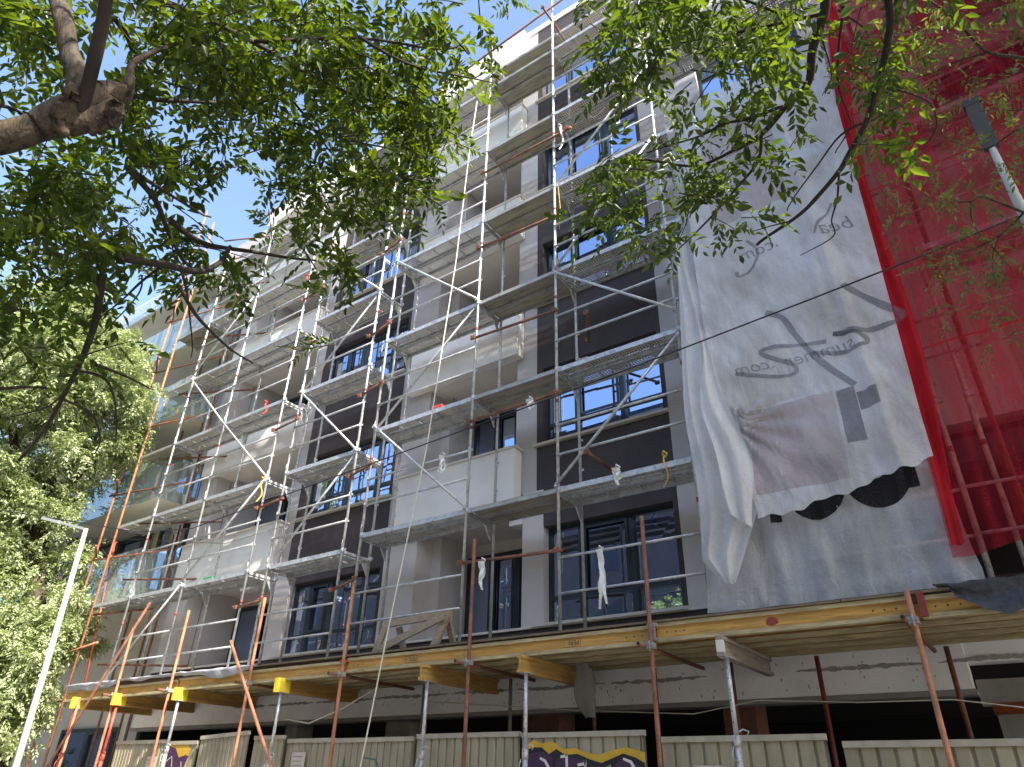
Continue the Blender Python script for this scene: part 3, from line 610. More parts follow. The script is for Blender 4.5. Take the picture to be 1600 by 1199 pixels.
prop(-5.06, 7.42, 2.82, 'galvanised prop left of the purple graffiti panel'); prop(-6.64, 7.44, 2.82, 'galvanised prop where the blue-tagged fence panel ends')
prop(-2.60, 7.45, 2.82, 'galvanised prop with drilled holes under the grey weathered cross beam', zc=2.1)
prop(-9.58, 7.42, 2.82, 'galvanised prop behind the crossed rusty poles', zc=1.95); prop(-12.30, 7.42, 2.82, 'galvanised prop in front of the small purple graffiti', zc=2.1)
prop(-14.3, 7.42, 2.82, 'red prop second from the far left', 'redprop'); prop(-15.85, 7.42, 2.82, 'outermost red prop at the far left end of the deck', 'redprop')
for i, (x, mt, lab) in enumerate(((-6.3, 'steel2', 'dull rear prop behind the fence, left of the clay block column'), (-4.95, 'rust', 'rusty rear post left of the plastic bag'), (-3.05, 'rust', 'dark rear post in front of the second clay block column'),
                       (-2.05, 'darkred', 'dark red rear prop right of the grey cross beam'), (-4.05, 'darkred', 'dark red rear prop beside the plastic bag'), (-7.95, 'steel2', 'dull rear prop left of the concrete column'), (-9.9, 'rust', 'rusty rear post behind the fence near the crossed poles'), (-.75, 'rust', 'rightmost rusty rear post by the orange pipe'))):
    w = MB(); w.tube([(x, 8.85, .13), (x, 8.85, 2.99)], .026, 10); w.build('rear_post', mt, None, lab, 'post', 'rear posts under the deck')
# rusty front posts with putlogs
GP = 'rusty posts standing in front of the deck'
def rpost(x, zt, lab, mt='rust', y=7.4, lean=0, put=True, zp=2.99):
    p = thing('rusty_post', (x, y, .13), lab, 'pole', GP)
    w = MB(); w.tube([(x-lean, y, .13), (x, y, zt)], .0245, 12); w.cur = 1; w.tube([(x, y, zt), (x, y, zt+.0015)], .018, 12); w.build('pole', [mt, 'black'], p)
    if put:
        w = MB(); w.tube([(x-.06, y-.20, zp), (x-.06, 9.0, zp-.02)], .0235, 12); w.cur = 1; w.tube([(x-.06, y-.201, zp), (x-.06, y-.203, zp)], .017, 12); w.build('putlog', ['rust', 'black'], p)
        w = MB(); w.box(x-.045, x+.04, y-.045, y+.045, zp-.03, zp+.03); w.tube([(x-.05, y-.06, zp), (x-.05, y+.06, zp)], .012, 6); w.tube([(x+.03, y-.09, zp), (x+.03, y-.03, zp)], .012, 6); w.tube([(x-.0, y-.05, zp-.06), (x-.0, y-.05, zp+.05)], .011, 6); w.build('coupler', 'steel2', p)
rpost(-5.93, 4.60, 'rusty post rising past the first-level balcony, left of the PERI-stamped beam half', 'rust')
p_ = [o for o in bpy.data.objects if o.name.startswith('rusty_post')][-1]; p_['label'] = 'rusty post in front of the ground-floor balcony door, right of the trestle'
rpost(-3.40, 4.46, 'rusty post in front of the wide dark ground-floor window')
rpost(-.82, 3.27, 'short rusty post at the right, its top level with the deck', 'rustl', zp=3.0)
rpost(-8.26, 4.30, 'rusty post at the red-ended beam joint left of the trestle', 'rustl')
rpost(-10.40, 4.33, 'orange rusty post crossed by a slanting pole', 'rustl')
rpost(-12.62, 4.36, 'orange rusty post just left of the small purple graffiti', 'rustl')
rpost(-14.45, 4.22, 'orange rusty post in front of the left end of the white scaffold', 'rustl', lean=-.05)
rpost(-15.75, 3.0, 'short rusty post between the two red props', 'rustl', put=False)
for a, b, lab in (((-10.75, 7.15, 3.62), (-8.3, 7.1, .9), 'slanting rusty pole crossing an upright one in front of the deck'), ((-13.5, 7.1, 4.55), (-16.9, 7.15, .13), 'long brown pole leaning left across the end of the deck')):
    w = MB(); w.tube([a, b], .0245, 12); w.cur = 1; w.tube([a, Vector(a)+(Vector(a)-Vector(b)).normalized()*.002], .017, 12); w.build('slanting_pole', ['rustl' if 'crossing' in lab else 'rust', 'black'], None, lab, 'pole')
# deck boards
w = MB()
x = -16.4
while x < 3: w.box(x, min(x+2.49, 3.2), 7.44, 9.02, 3.2415, 3.262+random.uniform(0, .004)); x += 2.5
w.build('deck_board', mat('shaded_plywood', (.15, .115, .075), .85, var=.3, vscale=2), None, 'plywood sheets laid on the wooden beams to form the pavement canopy', 'deck')  # boards coloured darker to paint in the shade between the joists
def sheet(name, P, nu, nv, mt, parent=None, **kw):   # P(u,v)->(x,y,z)
    v = [P(i/nu, j/nv) for j in range(nv+1) for i in range(nu+1)]
    f = [(j*(nu+1)+i, j*(nu+1)+i+1, (j+1)*(nu+1)+i+1, (j+1)*(nu+1)+i) for j in range(nv) for i in range(nu)]
    me = bpy.data.meshes.new(name); me.from_pydata(v, [], f); me.materials.append(M[mt]); me.polygons.foreach_set('use_smooth', [True]*len(f)); me.update()
    return link(name, me, parent, **kw)
def memb(u, v):
    x = -16.55+u*6.3; dr = .10*max(0, math.sin((x+16.5)*1.5))**2+.05*N(x*2, 3)+.02
    if v < .35: t = v/.35; return (x+.03*N(x*3, v*5), 7.43-.035*math.sin(t*1.5)-.02*N(x*4, v*3), 3.275-(.03+dr)*(1-t)+.015*N(x*5, 7))
    t = (v-.35)/.65; return (x, 7.43+t*.75, 3.275+.022*N(x*3, t*4)+.012)
sheet('membrane', memb, 120, 16, 'felt', label='crumpled grey roofing membrane draped over the left end of the deck', cat='membrane')
sheet('membrane', lambda u, v: (-8.2+u*7.6, 7.46+v*.4, 3.272+.006*N(u*30, v*3)), 100, 4, 'felt_dark', label='thin black membrane lying on the deck under the white net', cat='membrane')
# trestle
T = thing('wooden_trestle', (-7.3, 7.8, 3.28), 'weathered wooden trestle standing on the deck', 'trestle')
for nm, a, b, wd, h in (('top_rail', (-7.9, 7.8, 3.72), (-6.62, 7.8, 3.75), .05, .10), ('leg', (-8.02, 7.76, 3.28), (-7.84, 7.78, 3.69), .1, .05), ('leg', (-6.86, 7.75, 3.28), (-6.66, 7.78, 3.72), .11, .05), ('leg', (-7.62, 8.0, 3.28), (-7.66, 7.86, 3.67), .09, .05), ('brace', (-7.98, 7.72, 3.32), (-6.68, 7.72, 3.70), .035, .10), ('leg', (-6.7, 8.05, 3.28), (-6.72, 7.86, 3.7), .09, .05)):
    w = MB(); w.bar(a, b, wd, h, up=(0, 0, 1) if nm != 'leg' else (0, 1, 0)); w.build(nm, 'oldwood', T)
# red spacer pieces at beam ends
for x, z, lab in ((-8.30, 3.09, 'pair of red plastic end caps on the beam joint left of the trestle'), (.12, 3.08, 'pair of red plastic end caps on the beam joint at the right edge')):
    p = thing('beam_end_cap', (x, 7.5, z), lab, 'end cap', 'red end caps on beam joints')
    for dz in (.085, -.075): w = MB(); w.box(x-.05, x+.06, 7.42, 7.455, z+dz-.022, z+dz+.022); w.build('cap', 'redprop', p)
w = MB(); w.box(-.755, -.695, 7.42, 7.45, 3.03, 3.25); w.build('red_bracket', 'darkred', None, 'dark red steel bracket behind the short rusty post at the right', 'bracket')
w = MB(); w.box(-3.42, -3.36, 7.43, 7.455, 3.04, 3.24); w.box(-3.45, -3.33, 7.425, 7.452, 3.20, 3.235); w.box(-3.45, -3.33, 7.425, 7.452, 3.05, 3.08); w.build('steel_clamp', 'steel2', None, 'pale steel clamp joining two edge beams at the middle rusty post', 'clamp')

# ================================================================== HOARDING
GF = 'sheet metal hoarding panels'
def panel(x0, x1, zt, y, pitch, lab, groove='dark', tilt=0, narrow=False):
    p = thing('hoarding_panel', ((x0+x1)/2, y, .13), lab, 'fence panel', GF)
    w = MB(); x = x0
    while x < x1-.001:
        xe = min(x+pitch, x1); g = .028 if not narrow else .014
        pts = [(x, y), (xe-g*1.5, y), (xe-g, y+.025), (xe-g*.3, y+.025), (xe, y)]
        for (a, ya), (b, yb) in zip(pts[:-1], pts[1:]): w.quad((a, ya, .13), (b, yb, .13), (b, yb, zt-.03), (a, ya, zt-.03))
        x += pitch
    o = w.build('sheet', 'fence', p)
    w = MB(); w.box(x0, x1, y-.02, y+.03, zt-.055, zt); w.build('top_rail', 'fencerail', p)
    if tilt: p.rotation_euler.y = tilt
    return p
P1 = panel(-3.50, -1.83, 2.125, 7.7, .157, 'beige hoarding panel behind the drilled prop, right of the graffiti panel')
panel(-1.70, .6, 2.06, 7.72, .15, 'rightmost beige hoarding panel below the short rusty post')
PG = panel(-5.28, -3.68, 2.195, 7.68, .157, 'hoarding panel covered in purple and ochre graffiti')
panel(-6.97, -5.33, 2.215, 7.7, .13, 'plain ribbed hoarding panel left of the purple graffiti')
PB = panel(-8.55, -7.03, 2.19, 7.7, .125, 'hoarding panel with the blue tag', narrow=True)
panel(-9.60, -8.58, 2.20, 7.72, .14, 'narrow hoarding panel between the crossed poles and the blue tag')
panel(-11.6, -10.35, 2.30, 7.62, .105, 'tilted finely ribbed hoarding panel near the crossed poles', tilt=R(-2.5))
panel(-10.33, -9.62, 2.25, 7.66, .12, 'finely ribbed hoarding panel right behind the crossed rusty poles')
PS = panel(-12.75, -11.85, 2.21, 7.68, .12, 'hoarding panel with the small purple graffiti', narrow=True)
panel(-14.45, -12.8, 2.24, 7.7, .10, 'leftmost hoarding panel with an orange notice')
def mark(parent, pts, y, mt, name='graffiti'):
    w = MB(); w.poly([(x, y, z) for x, z in pts]); return w.build(name, mt, parent)
def ribbon(parent, pts, y, wd, mt, name='graffiti'):
    w = MB(); P = [Vector((x, 0, z)) for x, z in pts]; L = []; Rr = []
    for i, p in enumerate(P):
        d = (P[min(i+1, len(P)-1)]-P[max(i-1, 0)]).normalized(); nn = Vector((-d.z, 0, d.x)); ww = wd*(.55+.45*math.sin(math.pi*(i+.5)/len(P)))
        L.append(p+nn*ww/2); Rr.append(p-nn*ww/2)
    for i in range(len(P)-1): w.quad(*[(q.x, y, q.z) for q in (L[i], L[i+1], Rr[i+1], Rr[i])])
    return w.build(name, mt, parent)
y = 7.674
mark(PG, [(-5.26, 1.2), (-3.69, 1.2), (-3.69, 1.98), (-3.78, 2.0), (-3.9, 2.03), (-4.05, 2.01), (-4.25, 1.96), (-4.4, 1.98), (-4.55, 2.03), (-4.7, 2.02), (-4.85, 2.10), (-5.0, 2.08), (-5.12, 2.12), (-5.2, 2.07), (-5.26, 2.08)], y, 'ochre')
mark(PG, [(-5.24, 1.2), (-3.70, 1.2), (-3.70, 1.88), (-3.8, 1.93), (-3.95, 1.97), (-4.1, 1.92), (-4.22, 1.88), (-4.38, 1.92), (-4.52, 1.97), (-4.68, 1.96), (-4.8, 2.02), (-4.9, 1.97), (-5.0, 2.04), (-5.13, 2.04), (-5.24, 2.0)], y-.003, 'black')
for pl in ([(-5.22, 1.2), (-4.88, 1.2), (-4.84, 1.93), (-4.96, 1.99), (-5.1, 1.99), (-5.22, 1.95)], [(-4.84, 1.2), (-4.42, 1.2), (-4.42, 1.90), (-4.6, 1.94), (-4.75, 1.95), (-4.81, 1.9)], [(-4.38, 1.2), (-4.12, 1.2), (-4.1, 1.85), (-4.22, 1.83), (-4.36, 1.86)], [(-4.08, 1.2), (-3.72, 1.2), (-3.73, 1.83), (-3.85, 1.91), (-3.98, 1.92), (-4.06, 1.85)]): mark(PG, pl, y-.006, 'purple')
for pl in ([(-5.02, 1.93), (-4.95, 1.9), (-4.9, 1.83), (-4.86, 1.7), (-4.85, 1.5)], [(-4.74, 1.94), (-4.68, 1.95), (-4.66, 1.97), (-4.66, 1.6)], [(-4.52, 1.86), (-4.43, 1.87), (-4.42, 1.92), (-4.42, 1.75)], [(-4.27, 1.80), (-4.17, 1.82), (-4.12, 1.86), (-4.12, 1.6)], [(-3.95, 1.92), (-3.86, 1.89), (-3.79, 1.78), (-3.76, 1.6), (-3.75, 1.4)]): ribbon(PG, pl, y-.009, .035, 'whitepaint')
y = 7.694
for pl in ([(-8.45, 1.4), (-8.38, 1.7), (-8.3, 1.95), (-8.27, 1.6)], [(-8.25, 1.5), (-8.15, 1.85), (-8.1, 1.5)], [(-7.98, 1.85), (-7.8, 1.7), (-7.75, 1.45)], [(-7.95, 1.95), (-7.7, 1.92), (-7.55, 1.75), (-7.35, 1.78), (-7.2, 1.68)], [(-7.6, 1.82), (-7.58, 1.6), (-7.75, 1.5)], [(-7.55, 1.45), (-7.3, 1.55), (-7.15, 1.4)]): ribbon(PB, pl, y, .02, 'bluepaint')
y = 7.674
mark(PS, [(-12.72, 1.0), (-12.1, 1.0), (-12.05, 1.9), (-12.0, 2.1), (-12.15, 2.16), (-12.7, 2.16)], y, 'ochre')
mark(PS, [(-12.72, 1.0), (-12.15, 1.0), (-12.1, 1.8), (-12.03, 1.98), (-12.12, 2.0), (-12.3, 1.96), (-12.45, 2.1), (-12.72, 2.14)], y-.003, 'purple')
ribbon(PS, [(-12.65, 1.9), (-12.5, 1.98), (-12.42, 1.75), (-12.5, 1.5)], y-.006, .02, 'whitepaint'); ribbon(PS, [(-12.2, 1.9), (-12.14, 1.75), (-12.18, 1.45)], y-.006, .02, 'whitepaint')
for x0, x1, z1, y, lab in ((-4.66, -4.36, 1.83, 7.64, 'pale notice sheet pinned over the purple graffiti'), (-3.16, -2.86, 1.86, 7.675, 'blank pale notice right of the middle rusty post'), (-9.42, -9.12, 2.02, 7.69, 'small notice sheet near the crossed poles'), (-13.25, -12.95, 1.98, 7.67, 'orange-tinted notice on the leftmost hoarding panel')):
    w = MB(); w.box(x0, x1, y-.004, y, z1-.42, z1); o = w.build('paper_notice', 'paper', None, lab, 'notice', 'notices on the hoarding')
    w = MB()
    for k in range(5): w.quad((x0+.04, y-.006, z1-.06-k*.06), (x1-.04-.03*(k % 2), y-.006, z1-.06-k*.06), (x1-.04-.03*(k % 2), y-.006, z1-.052-k*.06), (x0+.04, y-.006, z1-.052-k*.06))
    w.build('print', 'ink', o)

# ================================================================== NETS
def netback(x, z): return 7.895-.06*N(x*1.6, z*.35)-.045*N(x*5+z, z*.9, 3)-.015*N(x*14, z*3, 5)-.04*math.exp(-((x+.75)/.12)**2)*(.6+.4*math.sin(z))
def PB_(u, v):
    z = 3.30+v*8.0; xl = -2.92+.28*min(1, max(0, (z-3.3)/6))+.03*math.sin(z*2); xr = -.30+.12*max(0, (4.6-z))+.03*math.sin(z*3)
    if z < 3.5: xr -= .1*(3.5-z)*2
    x = xl+(xr-xl)*u; return (x, netback(x, z), z+(.06*math.sin(x*3) if v == 0 else 0))
NBK = thing('safety_net', (-1.6, 7.95, 7), 'long white mesh net hanging on the scaffold down to the deck', 'net')
sheet('mesh_sheet', PB_, 90, 200, 'net', NBK)
def netfront(x, z):
    rd = math.hypot(x+2.25, z-5.5)
    return 7.70-.07*N(x*1.2, z*.45, 5)-.05*N(x*4+z*2.0, z*1.2, 9)-.014*N(x*15+z*3, z*5, 2)-.09*math.exp(-((x+.62+.06*(z-5))/.09)**2)-.05*math.exp(-((x+1.0-.03*(z-5))/.07)**2)*max(0, min(1, z-6))-.035*math.sin(math.atan2(z-5.5, x+2.25)*16)*max(0, 1-rd/1.7)*(1 if z < 5.7 else .2)
def hem(x):   # lower hem height
    t = (x+2.15)/1.85
    return 4.28+.30*max(0, t)**1.1-.02*math.sin(x*9)-.012*math.sin(x*23)+.42*math.exp(-((x+2.28)/.1)**2)*0
def PF_(u, v):
    xl0 = -2.42; xr0 = -.27
    x = xl0+(xr0-xl0)*u; h = hem(x); z = h+(11.3-h)*v
    sl = -2.42+(.30*min(1, max(0, (5.8-z)/1.4)))   # left edge pulls in low down
    xr = -.30+.16*max(0, min(1, (z-5)/6))
    x = sl+(xr-sl)*u
    return (x, netfront(x, z), z)
NF = thing('safety_net', (-1.2, 7.7, 8), 'second white printed mesh sheet with a wavy hem, hung over the longer net', 'net')
sheet('mesh_sheet', PF_, 110, 190, 'netf', NF)
def ribbon_on(parent, pts, wd, fn, mt, dy=.006, name='print'):
    # dense ribbon following the cloth
    P = []
    pts = [Vector((x, z)) for x, z in pts]
    for i in range(len(pts)-1):
        p0 = pts[max(i-1, 0)]; p1 = pts[i]; p2 = pts[i+1]; p3 = pts[min(i+2, len(pts)-1)]
        for k in range(10):
            t = k/10; P.append(.5*((2*p1)+(p2-p0)*t+(2*p0-5*p1+4*p2-p3)*t*t+(3*p1-p0-3*p2+p3)*t**3))
    P.append(pts[-1]); w = MB(); prev = None
    for i, p in enumerate(P):
        d = (P[min(i+1, len(P)-1)]-P[max(i-1, 0)]).normalized(); nn = Vector((-d.y, d.x)); ww = wd*(.75+.25*N(i*.15, wd*9)+.1)
        row = [p+nn*ww*(k/3-.5) for k in range(4)]; row = [(q.x, fn(q.x, q.y)-dy, q.y) for q in row]
        if prev:
            for k in range(3): w.quad(prev[k], row[k], row[k+1], prev[k+1])
        prev = row
    return w.build(name, mt, parent)
def text_on(parent, s, size, x, z, fn, mt, rot=0, dy=.006, mirror=True, shear=.25):
    me = textmesh(s, size); c, sn = math.cos(rot), math.sin(rot)
    for v in me.vertices:
        a = v.co.x+v.co.y*shear; b = v.co.y
        if mirror: a = -a
        X = x+a*c-b*sn; Z_ = z+a*sn+b*c; v.co = Vector((X, fn(X, Z_)-dy, Z_))
    me.materials.append(M[mt]); link('print', me, parent)
def onF(px, py, Y=7.68): q = onY(px, py, Y); return (q.x, q.z)
F_ = [onF(*p) for p in ((1318, 448), (1350, 462), (1390, 480), (1412, 490), (1398, 502), (1360, 515), (1300, 520), (1340, 522), (1355, 535), (1320, 548), (1268, 550))]
ribbon_on(NF, F_[:4], .10, netfront, 'print'); ribbon_on(NF, F_[3:7], .085, netfront, 'print', .0075); ribbon_on(NF, F_[6:], .06, netfront, 'print', .009)
ribbon_on(NF, [onF(*p) for p in ((1195, 487), (1220, 495), (1240, 520), (1262, 545), (1290, 570), (1335, 600))], .085, netfront, 'print', .0105)
ribbon_on(NF, [onF(*p) for p in ((1290, 532), (1240, 538), (1195, 545), (1188, 552), (1210, 560), (1238, 568), (1240, 582), (1200, 588), (1150, 586))], .06, netfront, 'print', .012)
ribbon_on(NF, [onF(*p) for p in ((1165, 375), (1182, 390), (1175, 415), (1155, 432), (1150, 425))], .05, netfront, 'print', .006)
ribbon_on(NF, [onF(*p) for p in ((1300, 320), (1290, 340), (1275, 370))], .04, netfront, 'print', .006)
xz = onF(1345, 532); text_on(NF, 'summer', .24, xz[0]-.05, xz[1]-.06, netfront, 'print', R(0), .0135)
xz = onF(1216, 560); text_on(NF, '.com', .24, xz[0]-.05, xz[1]-.10, netfront, 'print', R(0), .0135)
xz = onF(1216, 375); text_on(NF, '.com', .26, xz[0], xz[1]-.10, netfront, 'print', R(0), .006)
xz = onF(1330, 330); text_on(NF, 'bea', .28, xz[0], xz[1]-.25, netfront, 'print', R(0), .006)
# printed colour fields on the net behind
def field(parent, x0, x1, z0, z1, fn, mt, dy, sk_=0):
    def P(u, v): x = x0+(x1-x0)*u+sk_*v; z = z0+(z1-z0)*v; return (x, fn(x, z)-dy, z)
    return sheet('print', P, 24, 40, mt, parent)
field(NF, -2.1, -1.1, 4.55, 5.62, netfront, 'printpink', .004, .02); field(NF, -1.05, -.85, 4.95, 5.60, netfront, 'print', .004); field(NF, -.84, -.62, 5.3, 5.52, netfront, 'print', .004)
field(NF, -2.1, -1.05, 8.6, 10.6, netfront, 'printpink', .004)
def disc(parent, cx, cz, rx, rz, a0, a1, fn, mt, inner=0):
    w = MB(); n = 24
    for i in range(n):
        t0 = a0+(a1-a0)*i/n; t1 = a0+(a1-a0)*(i+1)/n
        for k in range(4):
            q = []
            for t, r in ((t0, k/4), (t1, k/4), (t1, (k+1)/4), (t0, (k+1)/4)):
                r = inner+(1-inner)*r; x = cx+rx*r*math.cos(t); z = cz+rz*r*math.sin(t); q.append((x, fn(x, z)-.005, z))
            w.quad(*q)
    w.build('print', mt, parent)
disc(NBK, -1.52, 4.62, .33, .40, 0, 2*math.pi, netback, 'printblk', .38); disc(NBK, -.88, 4.70, .36, .46, math.pi, 2*math.pi, netback, 'printblk', .3); field(NBK, -.62, -.50, 4.4, 4.9, netback, 'printblk', .0055)
field(NBK, -2.05, -1.93, 4.28, 4.9, netback, 'printblk', .0055)
text_on(NBK, '9', .30, -2.72, 5.35, netback, 'print', 0, mirror=True)
for z, mt in ((6.9, 'printblk'), (7.45, 'print')): field(NBK, -2.62, -2.45, z, z+.07, netback, mt, .006)
# folded drape on the left edge of the net
def flapf(x, z): return 7.66
def PL_(u, v):
    z = 3.62+v*5.1
    if z > 6.2: xl, xr = -2.82+.06*(z-6.2), -2.42+.08*math.sin((z-6.2)*2.2)-.02*(z-6.2)
    else: xl = -2.82+.03*math.sin(z*3); xr = -2.42+.30*math.sin(min(1, (6.2-z)/1.9)*math.pi/2) - .38*max(0, (4.4-z)/.8)
    if v < .06: xl = xl+(.06-v)*4.0
    x = xl+(xr-xl)*u; f = 2.3
    y_ = 7.70+.034*math.cos(u*math.pi*2*f+N(z*.7, 1)*1.2)+.03*N(u*3, z)
    return (x+.02*math.sin(u*14), y_, z)
FLP = thing('net_fold', (-2.6, 7.7, 6), 'bunched vertical fold of white mesh gathered at the left edge of the nets', 'net')
sheet('fold', PL_, 70, 140, 'flap', FLP)
def PL2(u, v):
    z = 4.35+v*2.5; c = -2.47+.22*(6.85-z)/2.5+.04*math.sin(z*4); hw = .16*math.sin(math.pi*min(1, .15+v*.9))+.03
    x = c+(u-.5)*2*hw; return (x, 7.60+.04*math.cos(u*9+z*2), z-.18*u*(1-v))
sheet('fold', PL2, 30, 60, 'flap', FLP)
# red net
def redy(x, z): return 7.84-.05*N(x*1.3, z*.3, 2)-.03*N(x*6-z*.6, z*.5, 4)
def PR_(u, v):
    z = 3.66+v*13.5; xl = -.40+.20*min(1, max(0, (z-3.7)/6))+.10*max(0, z-9.7); xr = 5.2
    u2 = u**1.8; x = xl+(xr-xl)*u2; return (x, redy(x, z), z+(.05*math.sin(x*5) if v == 0 else 0))
RN = thing('red_safety_net', (2.4, 7.85, 9), 'red translucent safety net stretched over the right-hand scaffold', 'net')
sheet('mesh_sheet', PR_, 110, 220, 'red', RN)
def PR2(u, v):
    z = 3.72+v*13.4; xl = -.38+.20*min(1, max(0, (z-3.7)/6))+.10*max(0, z-9.7)
    x = xl+u*(.16+.05*math.sin(z*1.3)); return (x, 7.80+.03*math.cos(u*8+z*.5), z)
sheet('folded_edge', PR2, 16, 160, 'redf', RN)
for zz in (5.9, 8.3, 10.9, 13.2):
    w = MB(); prev = None
    for i in range(120):
        x = -.2+i*.045; c = [(x, redy(x, zz+.03*math.sin(x*2)+dz)-.005, zz+.03*math.sin(x*2)+dz) for dz in (-.012, .012)]
        if prev: w.quad(prev[0], c[0], c[1], prev[1])
        prev = c
    w.build('seam', 'redf', RN)
def PK(u, v):
    x = -.58+u*1.15; top = 3.285+.01*N(x*5); d = .30*math.sin(math.pi*min(1, u*.9+.1))**2*(1 if u > .1 else .4)
    return (x+.03*N(v*4, u*4), 7.40-.03*math.sin(v*6+u*5), top-v*d+.02*N(u*9, v*5))
sheet('mesh_scrap', PK, 40, 16, 'felt_dark', label='torn dark mesh scrap hanging over the right end of the deck', cat='scrap')
def PBag(u, v):
    z = 3.02-.62*v; r = .05+.10*math.sin(math.pi*min(1, .1+v*.85))+.02*N(u*6, v*5); a = u*2*math.pi; return (-4.82+r*math.cos(a)+.02*math.sin(v*7)+.08*v, 8.35+r*.5*math.sin(a), z+.03*N(u*4, v*2))
sheet('plastic_bag', PBag, 24, 20, 'bag', label='torn plastic bag hanging from the end of the yellow cross beam', cat='bag')

# ================================================================== SMALL HANGING THINGS
def rag(x, y, z, L, mt, lab, name='rag', cat='rag', wd=.09, group='rags tied to the scaffold'):
    w = MB(); n = 12
    for s_ in range(4 if wd > .07 else 1):
        ox = random.uniform(-.03, .03); LL_ = L*random.uniform(.5, 1); pts = []
        for i in range(n+1):
            t = i/n; cx = x+ox+.05*math.sin(t*4+s_*2)*t; zz = z-LL_*t; hw = wd/3*(1-.55*t)*random.uniform(.5, 1.4); yy = y-.02*s_-.03*math.sin(t*7+s_)
            pts.append(((cx-hw, yy, zz), (cx+hw, yy+.02, zz)))
        for i in range(n): w.quad(pts[i][0], pts[i][1], pts[i+1][1], pts[i+1][0])
    w.tube([(x-.03, y, z+.02), (x, y-.04, z+.045), (x+.03, y, z+.02), (x, y+.03, z-.01), (x-.03, y, z+.02)], .014, 6)
    w.build(name, mt, None, lab, cat, group)
rag(-4.25, 7.93, 4.32, .75, 'rag', 'torn white plastic knotted on the guard rail in front of the big ground-floor window')
rag(-6.15, 7.90, 4.44, .42, 'rag', 'short white rag hanging from the lowest rusty tie tube')
rag(-7.10, 7.93, 6.35, .34, 'rag', 'cream rag looped over the guard rail before the lowest white parapet')
rag(-5.35, 7.90, 6.86, .22, 'rag', 'small clear plastic scrap on the second rusty tie tube')
rag(-3.95, 7.95, 5.40, .32, 'rag', 'pale green rag on the platform edge above the big window')
rag(-3.25, 7.93, 5.42, .75, 'yrag', 'long thin yellow strap hanging from the platform beside the net', wd=.02)
rag(-11.98, 7.93, 7.0, .60, 'yrag', 'orange-yellow strap hanging beside the zigzag braces', wd=.05)
rag(-12.5, 7.93, 8.95, .35, 'rrag', 'red tape fluttering below the platform on the left scaffold', wd=.04)
rag(-11.95, 7.93, 12.3, .45, 'rrag', 'orange-red tape high on the left scaffold among the leaves', wd=.05)
rag(-3.5, 7.93, 12.2, .18, 'rag', 'white rag knotted on the upper guard rail beside the leaves', wd=.06)
rag(-4.75, 7.93, 12.75, .7, 'rag', 'white strips hanging by the upper window left of the leaves', wd=.05)
def cablething(name, pts, r, mt, lab, cat, n=6):
    w = MB(); w.tube(pts, r, n); w.build(name, mt, None, lab, cat)
cablething('hoist_rope', [(-6.62, 7.6, 14.5), (-6.64, 7.5, 13), (-6.70, 7.42, 10.0), (-6.9, 7.3, 6.2), (-7.15, 7.15, 3.6), (-7.3, 7.05, 1.8), (-7.4, 7.0, .2)], .011, 'rope', 'pale hoist rope hanging diagonally in front of the scaffold', 'rope')
cablething('overhead_cable', [(-16.2, 5.0, 6.25), (-13.5, 6.5, 5.75), (-11.63, 6.5, 5.50), (-9.07, 6.5, 5.62), (-6.97, 6.5, 5.72), (-5.32, 6.5, 5.80), (-4.01, 6.5, 5.87), (-2.38, 6.5, 5.97), (-.95, 6.5, 6.07), (.1, 6.5, 6.15), (1.1, 6.5, 6.25), (6, 6.5, 6.7)], .0095, 'cable', 'black overhead cable crossing in front of the nets', 'cable')
cablething('service_cable', [(-12.35, 5.0, 5.05), (-11.0, 6.8, 5.2), (-9.9, 8.0, 5.9), (-9.6, 9.0, 6.9)], .005, 'cable', 'thin service cable from the left lamp post to the facade', 'cable')
cablething('sagging_wire', [(-7.6, 8.6, 2.72), (-5, 8.5, 2.5), (-3.4, 8.4, 2.40), (-2.6, 8.3, 2.50), (-1.6, 8.3, 2.44), (-.75, 8.2, 2.42), (.6, 8.2, 2.2)], .006, 'rope', 'sagging pale wire strung behind the hoarding', 'wire')
cablething('sagging_rope', [(-10.0, 7.9, 2.5), (-9.4, 7.9, 2.42), (-8.8, 8.0, 2.62), (-8.2, 8.1, 2.9)], .013, 'rope', 'frayed rope tied under the deck left of the trestle', 'rope')
cablething('loop_wire', [(-4.15, 8.3, 13.9), (-3.95, 8.3, 13.5), (-3.95, 8.3, 13.1), (-4.2, 8.3, 13.0), (-4.4, 8.3, 13.3)], .008, 'rope', 'loop of pale wire hanging by the top dark spandrel', 'wire')
cablething('hanging_wire', [(-4.85, 8.0, 11.3), (-4.8, 7.98, 10.7), (-4.83, 7.98, 10.2)], .006, 'yrag', 'short yellow cord below the right-hand upper platform', 'cord')
# green scrap, wood scrap on platform
w = MB(); w.tube([(-4.7, 8.2, 7.40), (-4.6, 8.15, 7.47), (-4.45, 8.12, 7.45), (-4.35, 8.2, 7.39)], .02, 6); w.build('hose_scrap', mat('pink_hose', (.45, .25, .2), .6), None, 'pinkish hose end lying on the platform beside the net', 'hose')
w = MB(); w.box(-13.5, -13.2, 8.05, 8.2, 5.16, 5.22); w.build('green_scrap', mat('green_plastic', (.03, .30, .10), .5), None, 'small green plastic scrap on the lowest left platform', 'scrap')
w = MB(); w.box(-7.6, -7.4, 8.1, 8.3, 7.36, 7.5); w.build('red_bucket_scrap', 'rrag', None, 'red plastic scrap lying on the centre platform', 'scrap')

